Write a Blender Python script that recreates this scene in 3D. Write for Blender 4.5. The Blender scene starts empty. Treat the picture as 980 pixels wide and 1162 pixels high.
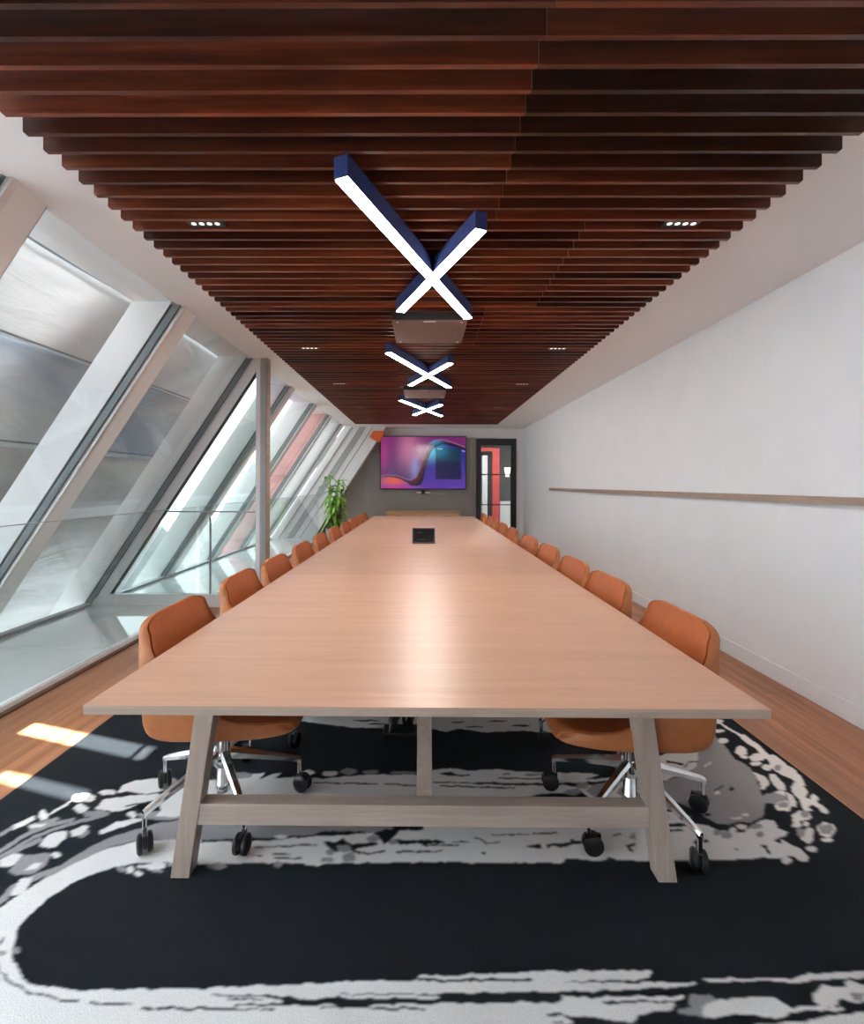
import bpy, math, random
import numpy as np
from mathutils import Matrix, Vector, Euler
random.seed(7); rng = np.random.default_rng(7)
sc = bpy.context.scene
COL = sc.collection
# ------------------------------------------------------------------ camera
H = 1.35; F = 540.0; CX, CY = 476.5, 549.0; YAW, ROLL = 0.0065, 0.0035
cam_d = bpy.data.cameras.new('camera'); cam = bpy.data.objects.new('camera', cam_d); COL.objects.link(cam)
cam_d.sensor_fit = 'VERTICAL'; cam_d.sensor_height = 36; cam_d.lens = F*36/1162
cam_d.shift_x = (490-CX)/1162; cam_d.shift_y = (CY-581)/1162
cam_d.clip_start = .05; cam_d.clip_end = 300
RM = Matrix.Rotation(YAW, 3, 'Z') @ Matrix.Rotation(math.pi/2, 3, 'X') @ Matrix.Rotation(ROLL, 3, 'Z')
cam.matrix_world = Matrix.Translation((0, 0, H)) @ RM.to_4x4()
sc.camera = cam
RMn = np.array(RM)
def at(px, py, Z=None, Y=None, X=None):
    d = RM @ Vector(((px-CX)/F, -(py-CY)/F, -1))
    if Z is not None: t = (Z-H)/d.z
    elif Y is not None: t = Y/d.y
    else: t = X/d.x
    return Vector((d.x*t, d.y*t, H+d.z*t))
# ------------------------------------------------------------------ materials
MATS = {}
def nmat(name):
    m = bpy.data.materials.new(name); m.use_nodes = True
    nt = m.node_tree; b = nt.nodes['Principled BSDF']; MATS[name] = m
    return m, nt, b
def N(nt, t, **kw):
    n = nt.nodes.new(t)
    for k, v in kw.items(): setattr(n, k, v)
    return n
def ramp(nt, stops):
    r = N(nt, 'ShaderNodeValToRGB'); e = r.color_ramp.elements
    while len(e) < len(stops): e.new(.5)
    for i, (p, c) in enumerate(stops): e[i].position = p; e[i].color = (*c, 1) if len(c) == 3 else c
    return r
def pmat(name, col, rough=.5, metal=0., spec=.5, noise=0., nscale=20, bump=0., coat=0.):
    m, nt, b = nmat(name)
    b.inputs['Base Color'].default_value = (*col, 1); b.inputs['Roughness'].default_value = rough
    b.inputs['Metallic'].default_value = metal; b.inputs['Specular IOR Level'].default_value = spec
    b.inputs['Coat Weight'].default_value = coat
    tc = N(nt, 'ShaderNodeTexCoord'); nz = N(nt, 'ShaderNodeTexNoise')
    nz.inputs['Scale'].default_value = nscale; nz.inputs['Detail'].default_value = 5
    nt.links.new(tc.outputs['Object'], nz.inputs['Vector'])
    if noise:
        r = ramp(nt, [(.3, tuple(c*(1-noise) for c in col)), (.7, tuple(min(1, c*(1+noise)) for c in col))])
        nt.links.new(nz.outputs['Fac'], r.inputs['Fac']); nt.links.new(r.outputs['Color'], b.inputs['Base Color'])
    if bump:
        bp = N(nt, 'ShaderNodeBump'); bp.inputs['Strength'].default_value = bump; bp.inputs['Distance'].default_value = .004
        nt.links.new(nz.outputs['Fac'], bp.inputs['Height']); nt.links.new(bp.outputs['Normal'], b.inputs['Normal'])
    return m
def woodmat(name, dark, mid, light, axis='X', gs=1., rough=.4, attr=None, spec=.5, bump=.15):
    m, nt, b = nmat(name)
    tc = N(nt, 'ShaderNodeTexCoord'); mp = N(nt, 'ShaderNodeMapping')
    s = {'X': (.8, 14, 14), 'Y': (14, .8, 14), 'Z': (14, 14, .8)}[axis]
    mp.inputs['Scale'].default_value = tuple(v*gs for v in s)
    n1 = N(nt, 'ShaderNodeTexNoise'); n1.inputs['Scale'].default_value = 1.; n1.inputs['Detail'].default_value = 7; n1.inputs['Distortion'].default_value = .6
    n2 = N(nt, 'ShaderNodeTexNoise'); n2.inputs['Scale'].default_value = 5.; n2.inputs['Detail'].default_value = 3
    nt.links.new(tc.outputs['Object'], mp.inputs['Vector'])
    for n in (n1, n2): nt.links.new(mp.outputs['Vector'], n.inputs['Vector'])
    mx = N(nt, 'ShaderNodeMix', data_type='FLOAT'); mx.inputs[0].default_value = .35
    nt.links.new(n1.outputs['Fac'], mx.inputs[2]); nt.links.new(n2.outputs['Fac'], mx.inputs[3])
    r = ramp(nt, [(.3, dark), (.5, mid), (.7, light)])
    nt.links.new(mx.outputs[0], r.inputs['Fac'])
    out = r.outputs['Color']
    if attr:
        a = N(nt, 'ShaderNodeAttribute'); a.attribute_name = attr
        mm = N(nt, 'ShaderNodeMix', data_type='RGBA', blend_type='MULTIPLY'); mm.inputs[0].default_value = 1
        nt.links.new(out, mm.inputs[6]); nt.links.new(a.outputs['Color'], mm.inputs[7]); out = mm.outputs[2]
    nt.links.new(out, b.inputs['Base Color'])
    b.inputs['Roughness'].default_value = rough; b.inputs['Specular IOR Level'].default_value = spec
    bp = N(nt, 'ShaderNodeBump'); bp.inputs['Strength'].default_value = bump; bp.inputs['Distance'].default_value = .002
    nt.links.new(mx.outputs[0], bp.inputs['Height']); nt.links.new(bp.outputs['Normal'], b.inputs['Normal'])
    return m
def emat(name, col, s):
    m, nt, b = nmat(name)
    b.inputs['Base Color'].default_value = (*[c*.8 for c in col], 1)
    b.inputs['Emission Color'].default_value = (*col, 1); b.inputs['Emission Strength'].default_value = s
    return m
def glassmat(name, tint, refl=1.0, rough=0.0):
    m, nt, b = nmat(name); nt.nodes.remove(b)
    o = nt.nodes['Material Output']
    t = N(nt, 'ShaderNodeBsdfTransparent'); t.inputs['Color'].default_value = (*tint, 1)
    g = N(nt, 'ShaderNodeBsdfGlossy'); g.inputs['Roughness'].default_value = rough
    lw = N(nt, 'ShaderNodeLayerWeight'); lw.inputs['Blend'].default_value = .5
    pw = N(nt, 'ShaderNodeMath', operation='POWER'); pw.inputs[1].default_value = 4.5; nt.links.new(lw.outputs['Facing'], pw.inputs[0])
    fr = N(nt, 'ShaderNodeMath', operation='MULTIPLY_ADD'); fr.inputs[1].default_value = .85; fr.inputs[2].default_value = .035; nt.links.new(pw.outputs[0], fr.inputs[0])
    mu = N(nt, 'ShaderNodeMath', operation='MULTIPLY'); mu.inputs[1].default_value = refl
    mx = N(nt, 'ShaderNodeMixShader')
    nt.links.new(fr.outputs[0], mu.inputs[0]); nt.links.new(mu.outputs[0], mx.inputs[0])
    nt.links.new(t.outputs[0], mx.inputs[1]); nt.links.new(g.outputs[0], mx.inputs[2]); nt.links.new(mx.outputs[0], o.inputs['Surface'])
    return m
M_wall = pmat('painted_wall', (.79, .81, .83), .75, spec=.2, noise=.015, nscale=3, bump=.02)
M_ceil = pmat('painted_ceiling', (.86, .85, .845), .8, spec=.2, noise=.01, nscale=3)
M_base = pmat('white_skirting', (.80, .83, .86), .4)
M_whitem = pmat('white_coated_metal', (.85, .86, .86), .35, noise=.02, nscale=5)
M_greym = pmat('grey_coated_metal', (.42, .44, .45), .35, noise=.05, nscale=5)
M_silver = pmat('brushed_aluminium', (.76, .76, .75), .28, metal=.6, noise=.03)
M_gasket = pmat('dark_gasket', (.05, .065, .07), .5)
M_gasket2 = pmat('grey_gasket', (.20, .24, .25), .4)
M_chrome = pmat('polished_aluminium', (.80, .80, .80), .12, metal=1.)
M_black = pmat('black_plastic', (.012, .013, .015), .3, noise=.2)
M_blackm = pmat('black_metal', (.02, .02, .022), .4)
M_blue = pmat('navy_lamp_body', (.035, .055, .17), .38, noise=.05)
M_led = emat('led_diffuser', (1.0, .92, .85), 34)
M_spot = emat('downlight_cell', (1.0, .90, .80), .8)
M_box = pmat('umber_box', (.16, .095, .075), .45, noise=.05)
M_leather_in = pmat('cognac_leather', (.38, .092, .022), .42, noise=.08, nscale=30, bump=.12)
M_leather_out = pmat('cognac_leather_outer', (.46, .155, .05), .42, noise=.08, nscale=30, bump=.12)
M_table = woodmat('oak_tabletop', (.51, .29, .19), (.565, .33, .222), (.62, .37, .255), 'X', 1.3, .33, attr='tint', spec=.5, bump=.05)
M_edge = woodmat('oak_edge', (.36, .27, .21), (.44, .345, .275), (.50, .40, .33), 'X', 1.5, .5)
M_oakleg = woodmat('limed_oak_leg', (.36, .275, .22), (.44, .345, .285), (.52, .42, .355), 'Z', 1.5, .55)
M_oakbar = woodmat('limed_oak_bar', (.36, .275, .22), (.44, .345, .285), (.52, .42, .355), 'X', 1.5, .55)
M_slat = woodmat('slat_mahogany', (.035, .008, .0035), (.125, .027, .010), (.26, .066, .024), 'X', .9, .32, attr='tint', bump=.08, spec=.5)
M_ledge = woodmat('ledge_wood', (.28, .20, .15), (.37, .27, .21), (.45, .35, .27), 'Y', 1, .5)
M_cred = woodmat('credenza_oak', (.52, .27, .13), (.60, .34, .18), (.68, .40, .22), 'X', 1, .4)
M_glass = glassmat('clear_glass', (.97, .985, .985), 1.0)
M_glassg = glassmat('green_tint_glass', (.905, .96, .955), 1.1)
M_rail = glassmat('railing_glass', (.965, .987, .983), .9)
M_leaf, nt, b = nmat('leaf_green')
oi = N(nt, 'ShaderNodeTexCoord'); nz = N(nt, 'ShaderNodeTexNoise'); nz.inputs['Scale'].default_value = 9
r = ramp(nt, [(.3, (.05, .17, .02)), (.5, (.19, .42, .045)), (.7, (.42, .68, .09))])
nt.links.new(oi.outputs['Object'], nz.inputs['Vector']); nt.links.new(nz.outputs['Fac'], r.inputs['Fac']); nt.links.new(r.outputs['Color'], b.inputs['Base Color'])
b.inputs['Roughness'].default_value = .4; b.inputs['Transmission Weight'].default_value = 0
M_stem = pmat('plant_stem', (.16, .12, .06), .7, noise=.2)
M_pot = pmat('grey_pot', (.35, .35, .34), .6, noise=.05)
M_soil = pmat('soil', (.05, .03, .02), .9, noise=.3)
M_orange = pmat('orange_panel', (.85, .16, .025), .5, noise=.03)
M_red = pmat('red_paint', (.62, .06, .045), .5, noise=.04)
M_redext = pmat('red_exterior', (.70, .30, .28), .5, noise=.2, nscale=2)
M_dgrey = pmat('dark_grey_wall', (.10, .105, .10), .7, noise=.05)
M_panelw = pmat('white_panel', (.75, .75, .74), .5, noise=.02)
M_corf = pmat('corridor_floor', (.30, .29, .28), .4, noise=.05)
M_concrete = pmat('pale_paving', (.55, .57, .57), .7, noise=.15, nscale=.4)
# floor planks
M_floor, nt, b = nmat('oak_planks')
tc = N(nt, 'ShaderNodeTexCoord'); sp = N(nt, 'ShaderNodeSeparateXYZ'); cb = N(nt, 'ShaderNodeCombineXYZ')
nt.links.new(tc.outputs['Object'], sp.inputs[0]); nt.links.new(sp.outputs['Y'], cb.inputs['X']); nt.links.new(sp.outputs['X'], cb.inputs['Y'])
br = N(nt, 'ShaderNodeTexBrick'); br.offset = .37; br.inputs['Scale'].default_value = 1; br.inputs['Brick Width'].default_value = 1.9; br.inputs['Row Height'].default_value = .18
br.inputs['Mortar Size'].default_value = .0012; br.inputs['Mortar Smooth'].default_value = .1; br.inputs['Bias'].default_value = 0
br.inputs['Color1'].default_value = (.80, .80, .80, 1); br.inputs['Color2'].default_value = (1.12, 1.08, 1.04, 1); br.inputs['Mortar'].default_value = (.45, .4, .38, 1)
nt.links.new(cb.outputs[0], br.inputs['Vector'])
mp = N(nt, 'ShaderNodeMapping'); mp.inputs['Scale'].default_value = (.9, 16, 1); nt.links.new(cb.outputs[0], mp.inputs['Vector'])
n1 = N(nt, 'ShaderNodeTexNoise'); n1.inputs['Scale'].default_value = 1; n1.inputs['Detail'].default_value = 7; n1.inputs['Distortion'].default_value = .8
nt.links.new(mp.outputs[0], n1.inputs['Vector'])
r = ramp(nt, [(.3, (.30, .115, .048)), (.5, (.40, .168, .077)), (.72, (.52, .245, .13))]); nt.links.new(n1.outputs['Fac'], r.inputs['Fac'])
mm = N(nt, 'ShaderNodeMix', data_type='RGBA', blend_type='MULTIPLY'); mm.inputs[0].default_value = 1
nt.links.new(r.outputs['Color'], mm.inputs[6]); nt.links.new(br.outputs['Color'], mm.inputs[7]); nt.links.new(mm.outputs[2], b.inputs['Base Color'])
b.inputs['Roughness'].default_value = .42
# rug / screen use a colour attribute
M_rug, nt, b = nmat('wool_rug')
a = N(nt, 'ShaderNodeAttribute'); a.attribute_name = 'pat'
tc = N(nt, 'ShaderNodeTexCoord'); nz = N(nt, 'ShaderNodeTexNoise'); nz.inputs['Scale'].default_value = 320; nz.inputs['Detail'].default_value = 3
nt.links.new(tc.outputs['Object'], nz.inputs['Vector'])
r = ramp(nt, [(.3, (.88, .88, .88)), (.7, (1.1, 1.1, 1.1))]); nt.links.new(nz.outputs['Fac'], r.inputs['Fac'])
mm = N(nt, 'ShaderNodeMix', data_type='RGBA', blend_type='MULTIPLY'); mm.inputs[0].default_value = 1
nt.links.new(a.outputs['Color'], mm.inputs[6]); nt.links.new(r.outputs['Color'], mm.inputs[7]); nt.links.new(mm.outputs[2], b.inputs['Base Color'])
bp = N(nt, 'ShaderNodeBump'); bp.inputs['Strength'].default_value = .5; bp.inputs['Distance'].default_value = .004
nt.links.new(nz.outputs['Fac'], bp.inputs['Height']); nt.links.new(bp.outputs['Normal'], b.inputs['Normal'])
b.inputs['Roughness'].default_value = .95; b.inputs['Specular IOR Level'].default_value = .1
M_screen, nt, b = nmat('lit_screen')
a = N(nt, 'ShaderNodeAttribute'); a.attribute_name = 'pat'
nt.links.new(a.outputs['Color'], b.inputs['Emission Color']); b.inputs['Emission Strength'].default_value = .40
b.inputs['Base Color'].default_value = (.01, .01, .01, 1); b.inputs['Roughness'].default_value = .12
# ribbed wall panel
M_rib = pmat('grey_ribbed_panel', (.34, .325, .30), .55, noise=.04, nscale=4)
# translucent construction sheeting (bands are different sheets, built as separate strips)
def sheetmat(name, c1, c2, trans, nsc=1.1, rough=.6):
    m, nt, b = nmat(name); nt.nodes.remove(b); o = nt.nodes['Material Output']
    tc = N(nt, 'ShaderNodeTexCoord'); mp = N(nt, 'ShaderNodeMapping'); mp.inputs['Scale'].default_value = (1, .55, 1.7); nt.links.new(tc.outputs['Object'], mp.inputs['Vector'])
    nz = N(nt, 'ShaderNodeTexNoise'); nz.inputs['Scale'].default_value = nsc; nz.inputs['Detail'].default_value = 5; nz.inputs['Distortion'].default_value = .9
    nt.links.new(mp.outputs[0], nz.inputs['Vector'])
    r = ramp(nt, [(.32, c1), (.62, c2)]); nt.links.new(nz.outputs['Fac'], r.inputs['Fac'])
    d = N(nt, 'ShaderNodeBsdfDiffuse'); t = N(nt, 'ShaderNodeBsdfTranslucent'); mx = N(nt, 'ShaderNodeMixShader'); mx.inputs[0].default_value = trans
    n2 = N(nt, 'ShaderNodeTexNoise'); n2.inputs['Scale'].default_value = 2.2; n2.inputs['Detail'].default_value = 3; n2.inputs['Distortion'].default_value = 1.8
    nt.links.new(mp.outputs[0], n2.inputs['Vector'])
    bp = N(nt, 'ShaderNodeBump'); bp.inputs['Strength'].default_value = .4; bp.inputs['Distance'].default_value = .06; nt.links.new(n2.outputs['Fac'], bp.inputs['Height'])
    for n in (d, t): nt.links.new(r.outputs['Color'], n.inputs['Color']); nt.links.new(bp.outputs['Normal'], n.inputs['Normal'])
    nt.links.new(d.outputs[0], mx.inputs[1]); nt.links.new(t.outputs[0], mx.inputs[2])
    gl = N(nt, 'ShaderNodeBsdfGlossy'); gl.inputs['Roughness'].default_value = .25; m2 = N(nt, 'ShaderNodeMixShader'); m2.inputs[0].default_value = .05
    nt.links.new(bp.outputs['Normal'], gl.inputs['Normal']); nt.links.new(mx.outputs[0], m2.inputs[1]); nt.links.new(gl.outputs[0], m2.inputs[2])
    nt.links.new(m2.outputs[0], o.inputs['Surface'])
    return m
M_sh_light = sheetmat('pale_sheeting', (.66, .68, .69), (.78, .79, .80), .17)
M_sh_blue = sheetmat('hazy_sheeting', (.34, .43, .53), (.72, .73, .74), .15, 1.0)
M_sh_grey = sheetmat('grey_sheeting', (.42, .43, .44), (.60, .61, .61), .17, 1.6)
M_sh_beam = pmat('grey_blue_beam', (.20, .225, .26), .6, noise=.06, nscale=1)
M_sh_white = sheetmat('bright_sheeting', (.85, .87, .88), (.95, .95, .95), .4)
M_sun_mask = sheetmat('sun_mask_sheet', (.80, .84, .88), (.86, .90, .94), .46)  # for the added sun mask; its glow also brightens the foreground
# glossy glass ledge
M_gledge, nt, b = nmat('glass_ledge')
b.inputs['Base Color'].default_value = (.72, .78, .78, 1); b.inputs['Roughness'].default_value = .035; b.inputs['IOR'].default_value = 2.4; b.inputs['Specular IOR Level'].default_value = .7
# ------------------------------------------------------------------ mesh helpers
class MB:
    def __init__(s): s.v = []; s.f = []
    def add(s, vs, fs):
        o = len(s.v); s.v += [tuple(v) for v in vs]; s.f += [tuple(i+o for i in f) for f in fs]; return s
    def box(s, x0, x1, y0, y1, z0, z1, M=None):
        vs = [(x, y, z) for z in (z0, z1) for y in (y0, y1) for x in (x0, x1)]
        if M is not None: vs = [tuple(M @ Vector(v)) for v in vs]
        return s.add(vs, [(0, 2, 3, 1), (4, 5, 7, 6), (0, 1, 5, 4), (1, 3, 7, 5), (3, 2, 6, 7), (2, 0, 4, 6)])
    def hexa(s, lo, hi):  # two quads (4 pts each)
        return s.add(list(lo)+list(hi), [(3, 2, 1, 0), (4, 5, 6, 7), (0, 1, 5, 4), (1, 2, 6, 5), (2, 3, 7, 6), (3, 0, 4, 7)])
    def prism(s, pts, d):  # polygon extruded by vector d
        n = len(pts); d = Vector(d); top = [Vector(p)+d for p in pts]
        return s.add(list(pts)+top, [tuple(range(n-1, -1, -1)), tuple(range(n, 2*n))]+[(i, (i+1) % n, (i+1) % n+n, i+n) for i in range(n)])
    def tube(s, pts, rad, n=10, flat=None):
        pts = [Vector(p) for p in pts]; rs = rad if isinstance(rad, (list, tuple)) else [rad]*len(pts)
        rings = []; up = Vector((0, 0, 1))
        for i, p in enumerate(pts):
            t = (pts[min(i+1, len(pts)-1)]-pts[max(i-1, 0)]).normalized()
            a = t.cross(up) if abs(t.dot(up)) < .95 else t.cross(Vector((1, 0, 0)))
            a.normalize(); c = a.cross(t).normalized()
            fl = flat if flat else 1
            rings.append([p+a*math.cos(2*math.pi*k/n)*rs[i]+c*math.sin(2*math.pi*k/n)*rs[i]*fl for k in range(n)])
        vs = [v for r in rings for v in r]
        fs = [(i*n+k, i*n+(k+1) % n, (i+1)*n+(k+1) % n, (i+1)*n+k) for i in range(len(pts)-1) for k in range(n)]
        fs += [tuple(range(n-1, -1, -1)), tuple((len(pts)-1)*n+k for k in range(n))]
        return s.add(vs, fs)
    def lathe(s, prof, c=(0, 0, 0), n=20, axis='Z'):
        vs = []
        for r, z in prof:
            for k in range(n):
                a = 2*math.pi*k/n; p = (r*math.cos(a), r*math.sin(a), z)
                if axis == 'X': p = (p[2], p[0], p[1])
                if axis == 'Y': p = (p[0], p[2], p[1])
                vs.append((p[0]+c[0], p[1]+c[1], p[2]+c[2]))
        m = len(prof)
        fs = [(i*n+k, i*n+(k+1) % n, (i+1)*n+(k+1) % n, (i+1)*n+k) for i in range(m-1) for k in range(n)]
        fs += [tuple(range(n-1, -1, -1)), tuple((m-1)*n+k for k in range(n))]
        return s.add(vs, fs)
    def build(s, name, mat, parent=None, smooth=False, bevel=0., loc=None, fix=True):
        me = bpy.data.meshes.new(name); me.from_pydata(s.v, [], s.f); me.update()
        if fix:
            import bmesh
            bm = bmesh.new(); bm.from_mesh(me); bmesh.ops.recalc_face_normals(bm, faces=bm.faces); bm.to_mesh(me); bm.free()
        o = bpy.data.objects.new(name, me); COL.objects.link(o)
        me.materials.append(mat)
        if smooth:
            me.polygons.foreach_set('use_smooth', [True]*len(me.polygons))
            try: me.set_sharp_from_angle(angle=math.radians(40))
            except Exception: pass
        if bevel:
            b = o.modifiers.new('bevel', 'BEVEL'); b.width = bevel; b.segments = 2; b.limit_method = 'ANGLE'; b.angle_limit = math.radians(40)
        if parent: o.parent = parent
        if loc: o.location = loc
        return o
def root(name, label, cat, loc=(0, 0, 0), rz=0, group=None):
    o = bpy.data.objects.new(name, None); COL.objects.link(o); o.location = loc; o.rotation_euler = (0, 0, rz); o.empty_display_size = .1
    tag(o, label, cat, group); return o
def tag(o, label, cat, group=None, kind=None):
    o['label'] = label; o['category'] = cat
    if group: o['group'] = group
    if kind: o['kind'] = kind
    return o
def struct(o, label=None, cat=None):
    o['kind'] = 'structure'
    if label: o['label'] = label
    if cat: o['category'] = cat
    return o
def bx(x0, x1, y0, y1, z0, z1): return MB().box(x0, x1, y0, y1, z0, z1)
def copy_tree(o, parent=None):
    c = o.copy(); COL.objects.link(c); c.parent = parent
    for ch in list(o.children): copy_tree(ch, c)
    return c
def pattern(o, cols):
    at_ = o.data.color_attributes.new('pat', 'FLOAT_COLOR', 'POINT')
    a = np.ones((len(cols), 4), dtype=np.float32); a[:, :3] = cols; at_.data.foreach_set('color', a.ravel())
# ------------------------------------------------------------------ room numbers
XR = 2.443; ZC = 2.706; XL = -1.855; YF = 11.62; SL = 1.53; YB = -3.6
def GX(z): return XL-(ZC-z)/SL
ZB = 0.02
# ------------------------------------------------------------------ structure
struct(bx(-2.445, XR, YB, YF, -.12, 0).build('floor', M_floor), 'orange oak plank floor running the length of the room', 'floor')
struct(bx(XR, XR+.15, YB, YF+.2, -.12, ZC+.15).build('wall_right', M_wall), 'long plain white wall on the right side', 'wall')
struct(bx(XR-.014, XR, YB, YF, 0, .115).build('baseboard_right', M_base, bevel=.003), 'white baseboard along the right wall', 'baseboard')
struct(bx(XL-.02, XR, YB, YF+.2, ZC, ZC+.15).build('ceiling', M_ceil), 'white painted ceiling around the timber slats', 'ceiling')
# fascia above the glazing, outboard
struct(bx(XL-.35, XL-.02, YB, YF+.2, ZC+.02, ZC+.15).build('trim_1', M_whitem), 'white head trim above the sloping windows', 'trim')
struct(bx(-4.2, XR+.15, YB-.15, YB, -.12, ZC+.15).build('wall_back', M_wall), 'white wall behind the camera', 'wall')
# far wall
FW = MB(); yb = YF
DX0, DX1, DZ = 1.295, 2.262, 2.455
FW.box(-1.9-1.9, DX0, yb, yb+.15, -.12, ZC); FW.box(DX1, XR+.15, yb, yb+.15, -.12, ZC); FW.box(DX0, DX1, yb, yb+.15, DZ, ZC)
struct(FW.build('wall_far', M_ceil), 'far end wall painted off-white around the black door', 'wall')
rb = MB(); rz1 = 2.47
rb.box(-2.6, DX0-.01, yb-.022, yb, 0, rz1)
x = -2.55
while x < DX0-.06:
    rb.box(x, x+.03, yb-.045, yb-.02, 0, rz1); x += .06
struct(rb.build('trim_2', M_rib), 'grey vertical ribbed cladding on the far wall', 'cladding')
# ------------------------------------------------------------------ sloped glazing
def para(mb, a, b, y0, y1, z0, z1):
    pts = [(GX(z0)+a, y0, z0), (GX(z0)+b, y0, z0), (GX(z1)+b, y0, z1), (GX(z1)+a, y0, z1)]
    return mb.prism(pts, (0, y1-y0, 0))
MULL = [-4.0, -2.5, -1.0, .58, 2.12, 3.652, 5.185, 6.65, 8.08, 9.45, 10.85]
MLAB = ['sloping mullion well behind the camera', 'second sloping mullion behind the camera', 'sloping mullion level with the back wall', 'sloping mullion just outside the left frame edge', 'sloping mullion cut by the top left frame edge',
        'big sloping silver mullion crossing the left of the view', 'sloping mullion that carries the glass partition', 'sloping mullion just behind the white column', 'sloping mullion left of the pink outer fin', 'sloping mullion with the pink outer fin', 'sloping mullion nearest the white end pier']
GLAB = ['sloping glass pane behind the camera', 'second sloping glass pane behind the camera', 'sloping glass pane beside the camera', 'sloping glass pane just outside the left frame edge', 'largest sloping glass pane at the left frame edge',
        'sloping glass pane between the big mullion and the partition', 'sloping glass pane seen through the glass partition', 'sloping glass pane right of the white column', 'sloping glass pane in front of the pink fin', 'sloping glass pane left of the end pier']
for i, y in enumerate(MULL):
    redfin = abs(y-9.45) < .01
    z0, z1 = ZB, ZC
    mp_ = para(MB(), -.03, .03, y-.02, y+.02, z0, z1).build('trim_%d' % (i+3), M_silver, bevel=.004)
    struct(mp_, MLAB[i], 'mullion')
    para(MB(), -.37, -.07, y-.055, y-.005, z0-1.2, z1+.05).build('outer_fin', M_redext if redfin else M_whitem, mp_)
    para(MB(), -.062, .0, y-.040, y-.018, z0, z1).build('gasket', M_gasket2, mp_); para(MB(), -.078, -.060, y-.048, y-.018, z0, z1).build('seal', M_gasket, mp_)
    para(MB(), -.045, .008, y+.02, y+.20, z0, z1).build('inner_flange', M_whitem, mp_)
    para(MB(), -.07, .0, y+.20, y+.212, z0, z1).build('far_gasket', M_greym, mp_)
for i in range(len(MULL)-1):
    y0, y1 = MULL[i]+.212, MULL[i+1]-.055
    g = para(MB(), -.03, -.018, y0, y1, z0, z1).build('window_%d' % (i+1), M_glass)
    struct(g, GLAB[i], 'window')
struct(para(MB(), -.06, .012, MULL[0], YF, ZB-.02, ZB+.028).build('trim_20', M_greym), 'grey sill at the foot of the sloping glass', 'sill')
# glass ledge & kerb
l1 = bx(-3.66, -2.50, YB, 3.805, -.05, ZB).build('trim_21', M_gledge, bevel=.002); struct(l1, 'near glossy glass ledge floor beyond the railing', 'ledge')
l2 = bx(-3.66, -2.50, 3.815, YF, -.05, ZB).build('trim_22', M_gledge, bevel=.002); struct(l2, 'far glossy glass ledge floor beyond the railing', 'ledge')
struct(bx(-2.50, -2.445, YB, YF, -.12, .045).build('trim_23', M_whitem, bevel=.004), 'white kerb holding the glass railing', 'kerb')
struct(bx(-2.445, -2.41, YB, YF, 0, .014).build('trim_24', pmat('brown_threshold', (.13, .07, .045), .5, noise=.1)), 'brown edge strip between floor and kerb', 'threshold')
# glass partition at Y = 5.18
PY = 5.18
w = bx(-3.60, -2.56, PY-.03, PY+.03, ZB, .10).build('window_20', M_whitem)
struct(w, 'glass partition closing the ledge beside the column', 'partition')
w.data.materials[0] = M_whitem
bx(-2.44, -1.81, PY-.03, PY+.03, 0.0, .14).build('bottom_rail', M_whitem, w, bevel=.004)
bx(-3.52, -2.44, PY-.031, PY+.031, .05, .14).build('bottom_rail', M_whitem, w, bevel=.004)
para(MB(), .035, .13, PY-.03, PY+.03, .06, ZC-.01).build('sloping_frame', M_whitem, w, bevel=.004)
para(MB(), .13, .15, PY-.02, PY+.02, .12, ZC-.04).build('dark_seal', M_gasket, w)
gp = [(GX(.14)+.13, PY-.006, .14), (-1.81, PY-.006, .14), (-1.81, PY-.006, ZC-.02), (GX(ZC-.02)+.13, PY-.006, ZC-.02)]
gp = [(min(p[0], -1.811), p[1], p[2]) for p in gp][:3]+[]
zt = ZC-(-1.81-XL-.13)*-0-.02
gp = [(GX(.14)+.13, PY-.006, .14), (-1.81, PY-.006, .14), (-1.81, PY-.006, ZC-.16)]
MB().prism(gp, (0, .012, 0)).build('pane', M_glassg, w)
bx(GX(1.043)+.14, -1.81, PY-.012, PY+.012, 1.03, 1.045).build('transom', M_greym, w)
bx(-2.327, -2.313, PY-.012, PY+.012, .14, 1.03).build('joint_bar', M_greym, w)
# column
c = bx(-1.81, -1.765, 5.13, 5.25, 0, ZC).build('trim_25', M_whitem, bevel=.004); struct(c, 'slim white and grey column standing at the glass partition', 'column')
bx(-1.765, -1.70, 5.14, 5.25, 0, ZC).build('grey_core', M_greym, c); bx(-1.70, -1.692, 5.13, 5.25, 0, ZC).build('brown_edge', M_ledge, c)
# glass railing
for k, (y0, y1, lab) in enumerate([(-1.5, 1.0, 'glass railing panel nearest the camera, mostly outside the frame'), (1.01, 3.80, 'large glass railing panel left of the first chair'),
                              (3.82, 5.14, 'glass railing panel just before the partition'), (5.23, 8.2, 'glass railing panel just behind the white column'), (8.22, 11.5, 'farthest glass railing panel beside the plant')]):
    rr = root('glass_railing', lab, 'railing', (-2.46, (y0+y1)/2, .045), group='glass railing panels')
    L = (y1-y0)/2
    bx(-.006, .006, -L, L, 0, 1.045).build('pane', M_rail, rr)
    bx(-.010, .010, -L, L, 1.045, 1.050).build('top_edge', M_greym, rr)
# far left white sloping pier
pts = [(GX(0)-.0, 11.25, 0), (-2.62, 11.25, 0), (-.88, 11.25, ZC), (XL, 11.25, ZC)]
pr = MB().prism(pts, (0, .30, 0)).build('trim_30', M_whitem); struct(pr, 'white sloping end pier meeting the far wall', 'pier')
for a, bb, mt in ((.16, .20, M_greym), (.36, .52, M_greym), (.66, .68, M_greym)):
    para(MB(), a, bb, 11.235, 11.25, .05, ZC-.02).build('reflection_stripe', mt, pr)  # grey stripes painted on the pier for the mullion reflections
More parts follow.
